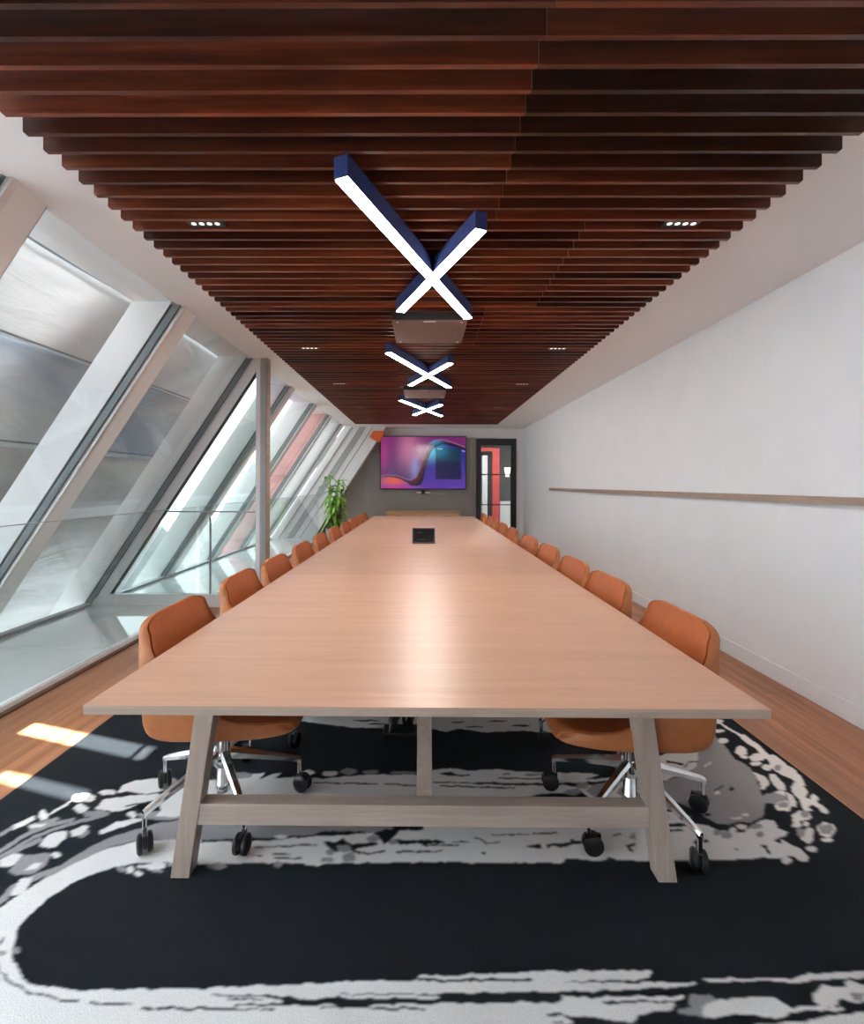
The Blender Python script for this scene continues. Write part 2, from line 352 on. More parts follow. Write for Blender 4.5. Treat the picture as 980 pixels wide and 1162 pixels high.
# orange hexagon sign on pier
op = [at(419, 496, Y=11.2), at(423.5, 489, Y=11.2), at(436, 489, Y=11.2), at(435, 494, Y=11.2), at(430, 502.5, Y=11.2)]
o = MB().prism([tuple(p) for p in op], (0, .02, 0)).build('wall_sign', M_orange)
tag(o, 'small orange faceted panel on the white pier left of the television', 'sign')
# ------------------------------------------------------------------ slatted ceiling
SZ = 2.60
sr = root('slatted_ceiling', 'dark red-brown timber slat ceiling running above the whole table', 'ceiling slats', (0, 0, SZ))
SX0, SX1 = -1.439, 1.561
inv = .00183-.0001365*3; ys = []
y = 675*inv
while y < 10.02: ys.append(y); y += .0921
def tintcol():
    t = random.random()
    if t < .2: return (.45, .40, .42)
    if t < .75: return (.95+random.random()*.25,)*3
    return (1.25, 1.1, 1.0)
seam = .34
for i, y in enumerate(ys):
    seam = {15: .79, 27: .45, 40: -.3, 55: .6, 70: .1, 85: .9}.get(i, seam)
    mb = MB(); cols = []
    for (x0, x1, last) in ((SX0, seam-.0015, 0), (seam+.0015, SX1, 1)):
        ch = .008
        if last: prof = [(x0, 0), (x1-ch, 0), (x1, ch), (x1, .104), (x0, .104)]
        else: prof = [(x0+ch, 0), (x1, 0), (x1, .104), (x0, .104), (x0, ch)]
        mb.prism([(px, y, pz) for px, pz in prof], (0, .016, 0))
        c = tintcol()
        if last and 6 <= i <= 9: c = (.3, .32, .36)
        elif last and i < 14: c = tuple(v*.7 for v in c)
        cols += [c]*10
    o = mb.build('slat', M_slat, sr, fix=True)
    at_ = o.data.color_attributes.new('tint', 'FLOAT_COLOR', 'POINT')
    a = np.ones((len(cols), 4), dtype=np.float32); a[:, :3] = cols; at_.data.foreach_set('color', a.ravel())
print('slats', len(ys))
def slat_gap(y):  # centre of the gap nearest y
    g = [(ys[k]+.016+ys[k+1])/2 for k in range(len(ys)-1)]
    return min(g, key=lambda v: abs(v-y))
# ------------------------------------------------------------------ crossed LED lamps
def bar(rt, p0, p1, w, h, tri):
    p0 = Vector(p0); p1 = Vector(p1); d = (p1-p0).normalized(); n = Vector((-d.y, d.x, 0))*w/2
    z0, z1 = 0, h
    q = [p0-n, p1-n, p1+n, p0+n]
    b_ = MB().hexa([(v.x, v.y, z0+.004) for v in q], [(v.x, v.y, z1) for v in q]).build('lamp_bar', M_blue, rt, bevel=.002)
    n2 = n*.86; e = d*.006
    q = [p0-n2+e, p1-n2-e, p1+n2-e, p0+n2+e]
    MB().hexa([(v.x, v.y, z0-.001+tri) for v in q], [(v.x, v.y, z0+.01) for v in q]).build('diffuser', M_led, b_)
ZL = H+1.162
A0 = at(386.5, 202.5, Z=ZL); A1 = at(531, 362, Z=ZL); B0 = at(546, 261, Z=ZL); B1 = at(454, 354.5, Z=ZL)
# crossing point
cxp = at(489.5, 316, Z=ZL); cxp.z = 0
lamp = root('crossed_lamp', 'nearest crossed linear lamp, largest glowing white cross in navy housing', 'ceiling lamp', (cxp.x, cxp.y, ZL), group='crossed lamps along the slat ceiling')
v = lambda p: (p.x-cxp.x, p.y-cxp.y, 0)
bar(lamp, v(A0), v(A1), .062, SZ-ZL, 0); bar(lamp, v(B0), v(B1), .062, SZ-ZL-.002, .0006)
for k, lab in ((1, 'middle crossed linear lamp above the table in navy housing'), (2, 'farthest and smallest crossed linear lamp, nearest the television')):
    c = copy_tree(lamp); c.location.y += 2.42*k; c['label'] = lab
# ceiling boxes
for k, (nl, nr, fy, ny, lab) in enumerate([(445, 530, 390, 363.6, 'brown flat box fixed under the slats behind the nearest crossed lamp'), (458, 506, 451, 442.6, 'smaller-looking brown box under the slats behind the middle crossed lamp')]):
    zb = H+1.19; a = at(nl, ny, Z=zb); b_ = at(nr, ny, Z=zb); f_ = at(nl, fy, Z=zb)
    w2 = (b_.x-a.x)/2; l2_ = .28
    r_ = root('ceiling_box', lab, 'box', ((a.x+b_.x)/2, a.y+l2_, zb), group='brown boxes under the slats')
    bx(-w2, w2, -l2_, l2_, .003, SZ-zb).build('housing', M_blackm, r_)
    bx(-w2-.003, w2+.003, -l2_-.003, l2_+.003, 0, .004).build('cover', M_box, r_)
    for sx in (-1, 1):
        for sy in (-1, 1):
            MB().lathe([(.008, 0), (.008, .004)], (sx*(w2-.035), sy*(l2_-.04), -.003), 10).build('screw', M_silver, r_)
    bx(-.045, .045, -l2_+.02, -l2_+.032, -.002, .001).build('slot', M_panelw, r_)
# downlights
def dl(x, y, lab):
    y = slat_gap(y)
    r_ = root('recessed_downlight', lab, 'downlight', (x, y, SZ+.008), group='small black four-cell downlights between slats')
    m = bx(-.085, .085, -.034, .034, .0, .05).build('housing', M_blackm, r_)
    for k in range(4):
        MB().lathe([(.012, -.001), (.012, .006)], (-.057+.038*k, 0, .0), 14).build('lens', M_spot, r_)
    return r_
nm = ['nearest', 'second', 'third', 'fourth', 'farthest']
for k, y in enumerate([2.30, 4.38, 5.97, 7.83, 9.12]):
    dl(-1.06, y, '%s four-cell downlight in the slats on the window side' % nm[k])
    dl(1.24, y, '%s four-cell downlight in the slats on the white wall side' % nm[k])
# ------------------------------------------------------------------ conference table
TZ = .74; a = at(93.7, 800.6, Z=TZ); b_ = at(874.5, 805.3, Z=TZ)
TX0, TX1 = a.x, b_.x; TY0 = (a.y+b_.y)/2; TY1 = 8.95; TM = (TX0+TX1)/2; print('table', TX0, TX1, TY0)
T = root('conference_table', 'very long pale oak conference table on slanted trestle legs', 'table', (TM, TY0, 0))
HW = (TX1-TX0)/2
# top from several boards, seams across
seams = [TY0, 3.2, 4.6, 6.0, 7.45, TY1]
top = MB(); tc_ = []
for k in range(5):
    top.box(-HW, HW, seams[k]-TY0+(.0012 if k else 0), seams[k+1]-TY0-.0012, TZ-.001, TZ); tc_ += [(1, 1, 1) if k % 2 == 0 else (.94, .93, .92)]*8
o = top.build('tabletop', M_table, T, fix=True)
at_ = o.data.color_attributes.new('tint', 'FLOAT_COLOR', 'POINT'); a4 = np.ones((len(tc_), 4), dtype=np.float32); a4[:, :3] = tc_; at_.data.foreach_set('color', a4.ravel())
bx(-HW, HW, 0, TY1-TY0, TZ-.025, TZ-.001).build('tabletop_edge', M_edge, T)
# trestles
def trestle(Yt, brace=1):
    yy = Yt-TY0
    for s in (-1, 1):
        bxm = MB(); xb, xt = s*.826-TM+.004, s*.722-TM+.004
        w = .032
        bxm.hexa([(xb-w, yy, 0), (xb+w, yy, 0), (xb+w, yy+.06, 0), (xb-w, yy+.06, 0)],
                 [(xt-w, yy, TZ-.025), (xt+w, yy, TZ-.025), (xt+w, yy+.06, TZ-.025), (xt-w, yy+.06, TZ-.025)])
        bxm.build('leg', M_oakleg, T, bevel=.003)
    bx(-.765-TM, .765-TM, yy+.003, yy+.055, .190, .262).build('crossbar', M_oakbar, T, bevel=.002)
    bx(-.70-TM, .70-TM, yy+.003, yy+.055, TZ-.075, TZ-.025).build('top_rail', M_oakbar, T)
    d = brace
    w = .028
    MB().hexa([(-w, yy+.03*d+.02, .20), (w, yy+.03*d+.02, .20), (w, yy+.03*d+.06, .235), (-w, yy+.03*d+.06, .235)],
              [(-w, yy+.56*d, TZ-.025), (w, yy+.56*d, TZ-.025), (w, yy+.61*d, TZ-.025), (-w, yy+.61*d, TZ-.025)]).build('brace', M_oakleg, T, bevel=.002)
trestle(1.606); trestle(5.1); trestle(8.5, -1)
# ------------------------------------------------------------------ chairs
def catmull(P, n):
    P = np.array(P, float); m = len(P)-1; out = []
    for t in np.linspace(0, m, n):
        i = min(int(t), m-1); f = t-i
        p0, p1, p2, p3 = P[max(i-1, 0)], P[i], P[i+1], P[min(i+2, m)]
        out.append(.5*((2*p1)+(-p0+p2)*f+(2*p0-5*p1+4*p2-p3)*f*f+(-p0+3*p1-3*p2+p3)*f**3))
    return np.array(out)
#       Cy    Cz    Ey    Ez    w
PROF = [(.375, .445, .345, .435, .205, .385, .425), (.34, .462, .315, .455, .235, .345, .412), (.25, .465, .25, .462, .255, .25, .402), (.14, .455, .17, .475, .265, .14, .397), (.02, .445, .09, .51, .268, .02, .392),
        (-.07, .458, .02, .56, .268, -.11, .392), (-.115, .515, -.045, .62, .266, -.168, .432), (-.14, .60, -.10, .675, .260, -.178, .56), (-.155, .69, -.135, .725, .250, -.190, .66), (-.167, .76, -.152, .772, .235, -.197, .74), (-.174, .80, -.163, .802, .230, -.199, .79), (-.178, .824, -.170, .82, .204, -.198, .818), (-.180, .834, -.174, .832, .155, -.195, .832)]
def shell_meshes():
    nu, nv = 40, 29
    S = catmull(PROF, nu)
    C = S[:, :2]; E = S[:, 2:4]; W = S[:, 4]; OC = S[:, 5:7]
    T_ = np.gradient(C, axis=0); T_ /= np.linalg.norm(T_, axis=1)[:, None]
    Nn = np.stack([T_[:, 1], -T_[:, 0]], 1)   # outward (down/back)
    # with direction front->back->up : tangent (-y) => normal must point down
    Nn = (OC-C); Nn /= np.linalg.norm(Nn, axis=1)[:, None]
    def surf(off, n, wadd, thick=None):
        G = np.zeros((nu, nv, 3))
        for i in range(nu):
            th = off
            c = OC[i] if thick is not None else C[i]+Nn[i]*th; e = E[i]+Nn[i]*off*.3; w = W[i]+wadd
            for j in range(nv):
                q = (j/(nv-1))*math.pi-math.pi/2
                x = w*math.copysign(abs(math.sin(q))**(2/n), q); t = 1-abs(math.cos(q))**(2/n)
                G[i, j] = (x, c[0]+(e[0]-c[0])*t, c[1]+(e[1]-c[1])*t)
        return G
    k = np.linspace(0, 1, nu)
    thick = .028+.035*np.exp(-((k-.38)/.16)**2)
    inner = surf(0, 2.6, -.012); rim = surf(.006, 3., .002); outer = surf(.03, 11., .008, 1)
    inner_low = surf(.012, 2.6, -.010)
    def grid(mb, G, flip=False):
        a, b = G.shape[:2]
        fs = [(i*b+j, i*b+j+1, (i+1)*b+j+1, (i+1)*b+j) for i in range(a-1) for j in range(b-1)]
        mb.add(G.reshape(-1, 3), fs)
    def closed(G1, G2):
        mb = MB(); a, b = G1.shape[:2]; grid(mb, G1); grid(mb, G2); o = a*b
        for i in range(a-1):
            mb.f.append((i*b, (i+1)*b, (i+1)*b+o, i*b+o)); mb.f.append((i*b+b-1, (i+1)*b+b-1, (i+1)*b+b-1+o, i*b+b-1+o))
        for j in range(b-1):
            mb.f.append((j, j+1, j+1+o, j+o)); mb.f.append(((a-1)*b+j, (a-1)*b+j+1, (a-1)*b+j+1+o, (a-1)*b+j+o))
        return mb
    # pad sits 6 mm proud, slightly inset
    return closed(rim, outer), closed(surf(.002, 2.8, -.008)[1:-1], surf(.012, 2.9, -.007)[1:-1])
def make_chair(label):
    r_ = root('swivel_chair', label, 'chair', group='cognac leather chairs around the table')
    sh, pad = shell_meshes()
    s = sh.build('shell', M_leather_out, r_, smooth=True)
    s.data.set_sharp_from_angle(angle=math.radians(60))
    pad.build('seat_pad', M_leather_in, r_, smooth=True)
    MB().lathe([(.0, .40), (.10, .40), (.10, .39), (.05, .375), (.028, .36), (.026, .10), (.03, .095), (.03, .06), (.0, .06)], (0, .02, 0), 18).build('column', M_chrome, r_, smooth=True)
    MB().lathe([(.034, .225), (.038, .218), (.038, .175), (.032, .165)], (0, .02, 0), 20).build('hub', M_chrome, r_, smooth=True)
    return r_
def add_base(r_, ang0):
    for k in range(5):
        a = math.radians(ang0+72*k); d = Vector((math.cos(a), math.sin(a), 0)); R_ = .315; o = Vector((0, .02, 0))
        n = Vector((-d.y, d.x, 0)); mb = MB()
        st = [(.03, .212, .020, .020), (.12, .190, .017, .016), (.22, .163, .014, .013), (.295, .141, .012, .011), (R_, .130, .010, .013)]
        rings = []
        for (q, z, w, h) in st:
            c = o+d*q+Vector((0, 0, z)); rings.append([c-n*w+Vector((0, 0, h*.4)), c-n*w*.55+Vector((0, 0, h)), c+n*w*.55+Vector((0, 0, h)), c+n*w+Vector((0, 0, h*.4)), c+n*w*.8-Vector((0, 0, h)), c-n*w*.8-Vector((0, 0, h))])
        vs = [v_ for r in rings for v_ in r]; m = 6
        fs = [(i*m+j, i*m+(j+1) % m, (i+1)*m+(j+1) % m, (i+1)*m+j) for i in range(len(st)-1) for j in range(m)]+[tuple(range(m)), tuple((len(st)-1)*m+j for j in range(m))]
        mb.add(vs, fs)
        arm = mb.build('base_arm', M_chrome, r_, smooth=True)
        e = o+d*(R_-.006)
        MB().tube([e+Vector((0, 0, .132)), e+Vector((0, 0, .075))], .0085, 10).build('stem', M_chrome, arm, smooth=True)
        # twin wheel caster
        ca = a+random.choice([.5, -.7, 1.2, 2.4, -1.6]); cd = Vector((math.cos(ca), math.sin(ca), 0)); cn = Vector((-cd.y, cd.x, 0))
        cc = e+cd*.016+Vector((0, 0, .036))
        Mx = Matrix.Translation(cc) @ Matrix(((cn.x, cd.x, 0), (cn.y, cd.y, 0), (0, 0, 1))).to_4x4()
        hd = MB(); pts = []
        hd.box(-.006, .006, -.03, .028, -.006, .036)
        hd.lathe([(.004, -.008), (.026, -.007), (.026, .007), (.004, .008)], (0, 0, .006), 18, 'X')
        hd.v = [tuple(Mx @ Vector(v_)) for v_ in hd.v]
        cst = hd.build('caster', M_black, r_, smooth=True)
        for s in (-1, 1):
            wh = MB().lathe([(.008, s*.0275), (.027, s*.026), (.0345, s*.021), (.036, s*.015), (.034, s*.009), (.01, s*.008)], (0, 0, 0), 22, 'X')
            wh.v = [tuple(Mx @ Vector(v_)) for v_ in wh.v]
            wh.build('wheel', M_black, cst, smooth=True)
left = make_chair('x'); add_base(left, 18+90)
right = make_chair('x'); add_base(right, 4-90)
ordn = ['first', 'second', 'third', 'fourth', 'fifth', 'sixth', 'seventh', 'eighth', 'ninth', 'tenth']
LY = [1.98, 2.68, 3.27, 4.03, 4.78, 5.52, 6.22, 6.90, 7.55, 8.2]
RY = [1.93, 2.64, 3.23, 3.94, 4.64, 5.48, 6.15, 6.83, 7.5, 8.2]
for side, proto, Y_, X_, rz, where in (('L', left, LY, -.85, -math.pi/2, 'window side'), ('R', right, RY, .86, math.pi/2, 'white wall side')):
    for k, y in enumerate(Y_):
        c = proto if k == 0 else copy_tree(proto)
        if k == 0: lab = 'orange-brown leather swivel chair nearest the camera on the %s of the table' % where
        elif k == 9: lab = 'last orange-brown leather chair by the far wall on the %s' % where
        else: lab = '%s orange-brown leather chair from the near end on the %s' % (ordn[k], where)
        c['label'] = lab
        c.location = (X_+random.uniform(-.012, .012)*(k > 0), y-.0, .0122)
        c.rotation_euler = (0, 0, rz+random.uniform(-.05, .05)*(k > 0))
# ------------------------------------------------------------------ rug
Z1 = (0, 860, 3.92); Z2 = (200, 860, 3.267); Z3 = (480, 860, 3.267); Z4 = (740, 800, 4.083); Z5 = (0, 1060, 2.97); Z6 = (320, 1060, 2.97); Z7 = (640, 1060, 2.882); Z0 = (0, 0, 1); Z8 = (400, 805, 3.769)
OPS = []
def P(c, z, pts): OPS.append(('p', c, z, pts))
def S(c, z, w, pts): OPS.append(('s', c, z, pts, w))
def E(c, z, x, y, a, b): OPS.append(('p', c, z, [(x+a*math.cos(t*math.pi/8)*(1+.12*math.sin(t*2.3+x)), y+b*math.sin(t*math.pi/8)*(1+.12*math.cos(t*1.7+y))) for t in range(16)]))
W, G, K = 0, 1, 2
P(W, Z0, [(-400, 1500), (-330, 1240), (-150, 1120), (-60, 1068), (0, 1030), (31, 1009), (62, 990), (93, 974), (125, 962), (150, 956), (180, 953), (218, 952), (275, 953), (640, 955), (640, 1500)])
P(K, Z0, [(14, 1074), (13, 1088), (20, 1100), (30, 1116), (60, 1120), (93, 1124), (156, 1122), (218, 1122), (299, 1118), (350, 1117), (390, 1113.5), (472, 1112.5), (473, 1108), (560, 1105), (600, 1103), (640, 1101.5), (1200, 1098), (1200, 979), (860, 979), (760, 978), (600, 979), (500, 978), (350, 980), (300, 979), (260, 979), (200, 979), (158, 979), (131, 984), (106, 992), (81, 1003), (56, 1019), (31, 1040), (19, 1056)])
S(K, Z5, 8, [(-80, 20), (-30, 85), (0, 120), (30, 155), (70, 185), (130, 203), (200, 222), (262, 224)]); S(K, Z5, 8, [(303, 236), (443, 235)]); S(K, Z5, 9, [(480, 251), (700, 252), (800, 254)]); S(K, Z5, 5, [(800, 254), (920, 253)])
S(K, Z5, 6, [(710, 208), (900, 206)]); S(K, Z5, 12, [(900, 208), (985, 224)]); S(K, Z5, 6, [(775, 218), (890, 218)]); S(K, Z5, 8, [(795, 238), (985, 238)]); E(G, Z5, 8, 62, 16, 10); E(G, Z5, 55, 58, 12, 14); S(K, Z5, 7, [(15, 10), (0, 35)])
P(K, Z6, [(0, 213), (120, 218), (190, 212), (200, 200), (440, 201), (620, 198), (800, 195), (945, 193), (985, 190), (985, 206), (940, 208), (940, 228), (700, 232), (500, 234), (300, 240), (295, 250), (200, 250), (190, 240), (0, 240)])
S(W, Z6, 12, [(204, 210), (520, 211)]); S(K, Z6, 5, [(130, 253), (190, 245)]); S(W, Z6, 10, [(300, 242), (480, 242)]); S(K, Z6, 8, [(300, 251), (480, 252)]); S(K, Z6, 9, [(460, 156), (840, 153)]); S(K, Z6, 12, [(900, 270), (950, 270), (965, 278)]); S(K, Z6, 5, [(920, 298), (980, 298)]); S(K, Z6, 8, [(960, 160), (985, 160)])
P(W, Z7, [(-5, 122), (280, 118), (290, 130), (270, 145), (200, 150), (-5, 155)]); P(W, Z7, [(-5, 158), (430, 158), (430, 166), (380, 172), (200, 182), (-5, 188)])
P(W, Z7, [(-5, 205), (70, 205), (140, 228), (330, 222), (355, 220), (360, 235), (330, 250), (240, 265), (220, 290), (170, 290), (140, 275), (-5, 268)]); P(W, Z7, [(-5, 272), (30, 285), (-5, 300)]); S(W, Z7, 14, [(100, 212), (385, 208)])
P(W, Z7, [(455, 148), (540, 143), (700, 148), (800, 132), (980, 120), (1100, 112), (1100, 135), (980, 142), (830, 150), (770, 158), (600, 152), (480, 158)])
E(G, Z7, 450, 222, 42, 28); P(G, Z7, [(370, 250), (440, 240), (480, 275), (440, 270), (375, 262)])
P(W, Z7, [(450, 250), (480, 218), (560, 208), (690, 206), (740, 238), (900, 236), (915, 245), (880, 252), (740, 252), (730, 272), (690, 278), (620, 262), (530, 265), (490, 278), (460, 268)])
P(W, Z7, [(812, 195), (850, 163), (880, 175), (920, 170), (910, 155), (930, 150), (980, 165), (1080, 170), (1080, 225), (950, 222), (900, 212), (880, 232), (850, 238), (825, 225)]); P(G, Z7, [(930, 195), (980, 190), (980, 218), (950, 218)])
P(W, Z7, [(620, 294), (780, 288), (860, 268), (980, 255), (1100, 250), (1100, 400), (620, 400)])
# upper left strokes
P(G, Z1, [(180, 545), (280, 470), (400, 395), (500, 350), (600, 320), (700, 290), (800, 275), (1000, 300), (1000, 365), (700, 365), (580, 372), (500, 392), (420, 427), (330, 472), (230, 522), (160, 560)])
P(W, Z1, [(525, 155), (545, 120), (600, 100), (660, 95), (720, 88), (780, 92), (800, 110), (760, 130), (720, 150), (650, 160), (560, 150)]); E(W, Z1, 375, 178, 52, 20); E(W, Z1, 480, 153, 40, 13)
P(W, Z1, [(240, 230), (315, 190), (300, 212), (220, 255), (200, 265)]); E(W, Z1, 193, 255, 20, 24); S(W, Z1, 20, [(60, 312), (90, 296), (150, 268)]); S(G, Z1, 14, [(0, 345), (60, 308)])
P(G, Z1, [(120, 300), (260, 262), (265, 272), (210, 300), (130, 325)]); S(W, Z1, 12, [(130, 308), (200, 296)])
S(G, Z1, 16, [(-60, 450), (0, 415), (120, 340), (220, 300), (320, 275)]); S(G, Z1, 14, [(-60, 480), (0, 440), (150, 352), (300, 297), (480, 250)]); S(G, Z1, 20, [(-60, 510), (0, 470), (60, 420), (180, 362)])
E(W, Z1, 360, 225, 30, 20); P(G, Z1, [(365, 240), (450, 232), (475, 245), (430, 262), (380, 262)])
P(W, Z1, [(420, 225), (460, 185), (560, 170), (620, 165), (700, 160), (760, 165), (720, 182), (650, 195), (540, 235), (500, 240)]); S(K, Z1, 5, [(560, 215), (740, 178)])
P(W, Z1, [(172, 390), (210, 345), (270, 325), (300, 325), (290, 360), (250, 395), (215, 403)]); P(W, Z1, [(310, 325), (380, 298), (400, 305), (370, 345), (320, 350)]); P(G, Z1, [(345, 350), (395, 320), (400, 335), (365, 355)])
P(W, Z1, [(437, 325), (520, 285), (600, 268), (650, 268), (600, 290), (520, 315), (445, 342)]); E(W, Z1, 585, 252, 22, 14); P(G, Z1, [(600, 250), (700, 235), (800, 215), (900, 215), (900, 260), (700, 280), (640, 270)])
P(W, Z1, [(690, 260), (760, 190), (860, 185), (860, 215), (740, 220), (860, 240), (780, 262)])
P(W, Z1, [(0, 455), (60, 425), (105, 435), (95, 460), (40, 485), (0, 482)]); P(G, Z1, [(40, 500), (90, 440), (200, 420), (230, 430), (200, 480), (150, 515), (70, 520)]); P(W, Z1, [(110, 500), (160, 465), (185, 470), (160, 495)]); E(K, Z1, 290, 430, 34, 14); E(W, Z1, 248, 432, 24, 14)
P(G, Z1, [(-60, 690), (0, 620), (60, 560), (140, 525), (300, 465), (300, 480), (160, 545), (80, 590), (0, 650)]); P(W, Z1, [(50, 605), (90, 540), (145, 528), (140, 550), (100, 600), (55, 615)])
E(G, Z1, 545, 495, 25, 12); E(W, Z1, 578, 498, 18, 15); P(W, Z1, [(610, 478), (680, 468), (735, 468), (735, 490), (690, 500), (665, 500), (650, 488), (615, 488)]); E(W, Z1, 615, 514, 18, 12); E(G, Z1, 700, 506, 30, 9); E(G, Z1, 760, 475, 14, 10)
# middle
P(W, Z2, [(-60, 160), (0, 90), (60, 62), (100, 80), (180, 85), (260, 62), (325, 55), (310, 80), (360, 60), (390, 55), (370, 75), (440, 72), (540, 77), (600, 72), (700, 62), (985, 62), (985, 195), (-60, 200)])
for q in ((490, 55, 25, 10), (570, 58, 30, 9), (640, 50, 30, 12), (720, 52, 30, 8), (840, 55, 50, 6), (230, 65, 55, 12)): E(G if q[0] in (230, 640, 720, 840) else W, Z2, *q)
S(K, Z2, 5, [(515, 92), (745, 96)]); S(K, Z2, 5, [(775, 97), (890, 102)])
P(G, Z2, [(90, 215), (800, 215), (800, 262), (790, 280), (560, 272), (540, 290), (240, 300), (90, 305)])
P(K, Z2, [(90, 304), (240, 300), (300, 302), (500, 285), (560, 272), (700, 272), (640, 290), (540, 292), (300, 312), (90, 313)])
P(W, Z2, [(90, 312), (240, 312), (300, 310), (500, 292), (560, 290), (700, 280), (760, 275), (985, 262), (985, 378), (700, 377), (640, 367), (560, 387), (520, 402), (480, 397), (470, 387), (360, 387), (180, 392), (80, 397)])
S(K, Z2, 5, [(290, 332), (520, 322)]); S(K, Z2, 6, [(360, 357), (420, 357)]); S(K, Z2, 6, [(365, 373), (460, 371)]); S(K, Z2, 6, [(285, 361), (315, 361)]); E(W, Z2, 385, 293, 22, 8)
P(K, Z2, [(540, 305), (590, 315), (620, 298), (650, 320), (740, 312), (745, 322), (650, 340), (620, 345), (590, 350), (560, 330)]); P(K, Z2, [(730, 280), (780, 262), (830, 270), (800, 300), (770, 325), (760, 300)])
S(K, Z2, 15, [(815, 310), (985, 314)]); S(K, Z2, 6, [(820, 348), (980, 346)]); S(K, Z2, 7, [(680, 350), (710, 355), (770, 345)]); S(K, Z2, 12, [(640, 335), (680, 355)])
for q in ((620, 335, 25, 14), (570, 350, 15, 12), (640, 368, 24, 20), (730, 300, 25, 12), (805, 313, 20, 9), (150, 402, 35, 12), (375, 395, 18, 12), (560, 378, 24, 10)): E(G, Z2, *q)
P(W, Z3, [(30, 45), (100, 38), (170, 48), (200, 45), (280, 42), (350, 50), (480, 55), (600, 55), (650, 62), (600, 80), (760, 70), (800, 80), (800, 190), (30, 195)])
P(K, Z3, [(60, 58), (100, 50), (130, 62), (180, 62), (170, 68), (80, 66)]); S(K, Z3, 5, [(280, 75), (470, 78)]); S(K, Z3, 9, [(200, 93), (340, 98), (490, 98), (640, 92)]); S(K, Z3, 4, [(40, 90), (200, 94)]); S(K, Z3, 5, [(60, 103), (340, 112)]); S(G, Z3, 8, [(300, 60), (320, 60)]); S(G, Z3, 10, [(380, 62), (460, 63)])
P(K, Z3, [(375, 143), (450, 133), (560, 128), (570, 110), (585, 125), (620, 150), (380, 152)]); E(G, Z3, 555, 126, 34, 12); E(G, Z3, 655, 120, 45, 30); E(G, Z3, 745, 125, 25, 18); P(K, Z3, [(520, 100), (600, 98), (650, 86), (760, 82), (640, 98), (560, 108)]); E(G, Z3, 590, 102, 24, 14)
P(W, Z3, [(0, 240), (900, 240), (900, 377), (840, 378), (720, 380), (690, 368), (660, 380), (620, 380), (560, 372), (500, 380), (400, 388), (170, 390), (150, 372), (120, 382), (60, 375), (0, 378)])
S(K, Z3, 5, [(262, 285), (390, 284)]); S(K, Z3, 6, [(408, 282), (495, 276)]); P(K, Z3, [(0, 306), (50, 303), (82, 315), (0, 321)]); S(K, Z3, 5, [(0, 324), (130, 323)]); S(K, Z3, 5, [(110, 311), (168, 312)]); S(K, Z3, 5, [(190, 298), (215, 303), (235, 315), (280, 314)])
P(K, Z3, [(378, 330), (400, 322), (438, 318), (436, 335)]); P(K, Z3, [(456, 320), (500, 318), (540, 312), (552, 298), (560, 306), (618, 306), (614, 320), (552, 320), (510, 334), (480, 327), (462, 338)]); S(K, Z3, 5, [(0, 347), (70, 346)]); E(K, Z3, 225, 353, 8, 5)
P(K, Z3, [(753, 323), (820, 306), (830, 312), (768, 332), (778, 350), (760, 345)]); E(G, Z3, 795, 290, 28, 14); S(K, Z3, 6, [(705, 290), (730, 282)]); E(K, Z3, 625, 355, 9, 9)
# right blob
P(G, Z4, [(-20, 470), (20, 380), (130, 300), (200, 250), (215, 150), (250, 110), (275, 130), (330, 180), (380, 250), (440, 280), (480, 320), (500, 400), (520, 450), (510, 520), (450, 545), (350, 555), (290, 545), (200, 490), (120, 450)])
P(W, Z4, [(-20, 330), (20, 240), (60, 225), (140, 215), (215, 220), (200, 290), (120, 330), (60, 350)]); S(K, Z4, 10, [(70, 262), (140, 275)]); S(K, Z4, 5, [(80, 345), (135, 325)]); S(K, Z4, 5, [(150, 290), (170, 265), (205, 262)]); S(K, Z4, 5, [(40, 300), (100, 300)])
P(W, Z4, [(-80, 480), (60, 470), (130, 482), (180, 550), (260, 560), (300, 580), (400, 590), (440, 575), (480, 545), (520, 530), (570, 540), (580, 570), (630, 590), (610, 605), (590, 620), (620, 635), (680, 665), (720, 700), (715, 725), (680, 725), (660, 700), (600, 710), (500, 705), (450, 715), (330, 715), (110, 720), (-80, 722)])
P(K, Z4, [(285, 545), (330, 560), (355, 585), (380, 560), (400, 570), (395, 590), (430, 588), (440, 570), (470, 560), (450, 545), (400, 540), (350, 556)])
for q in ((70, 490, 50, 6), (110, 555, 60, 9), (100, 580, 45, 6), (200, 635, 16, 8), (250, 632, 10, 10), (388, 667, 9, 5), (255, 508, 16, 7)): E(K, Z4, *q)
P(K, Z4, [(500, 652), (530, 648), (532, 665), (550, 690), (535, 688), (520, 665)]); P(K, Z4, [(560, 625), (595, 618), (600, 640), (575, 640)])
for q in ((345, 605, 28, 18), (500, 600, 18, 16), (300, 590, 25, 12), (150, 520, 28, 12), (480, 562, 30, 12), (40, 520, 40, 12)): E(G, Z4, *q)
for q in ((210, 728, 38, 14), (622, 722, 24, 14), (737, 668, 24, 14), (808, 625, 24, 11), (805, 578, 42, 34), (720, 610, 30, 32), (665, 555, 22, 12), (712, 552, 20, 10), (725, 578, 20, 10), (665, 535, 20, 12)): E(W, Z4, *q)
E(G, Z4, 805, 575, 32, 24); E(G, Z4, 690, 592, 24, 20)
P(W, Z4, [(645, 510), (680, 490), (720, 490), (740, 520), (700, 540), (650, 525)]); E(G, Z4, 705, 505, 22, 16)
P(W, Z4, [(640, 380), (660, 360), (700, 370), (715, 400), (715, 430), (740, 440), (730, 420), (745, 412), (765, 430), (770, 455), (790, 470), (820, 495), (810, 507), (780, 495), (770, 480), (740, 460), (720, 470), (745, 490), (700, 490), (680, 440), (650, 405)])
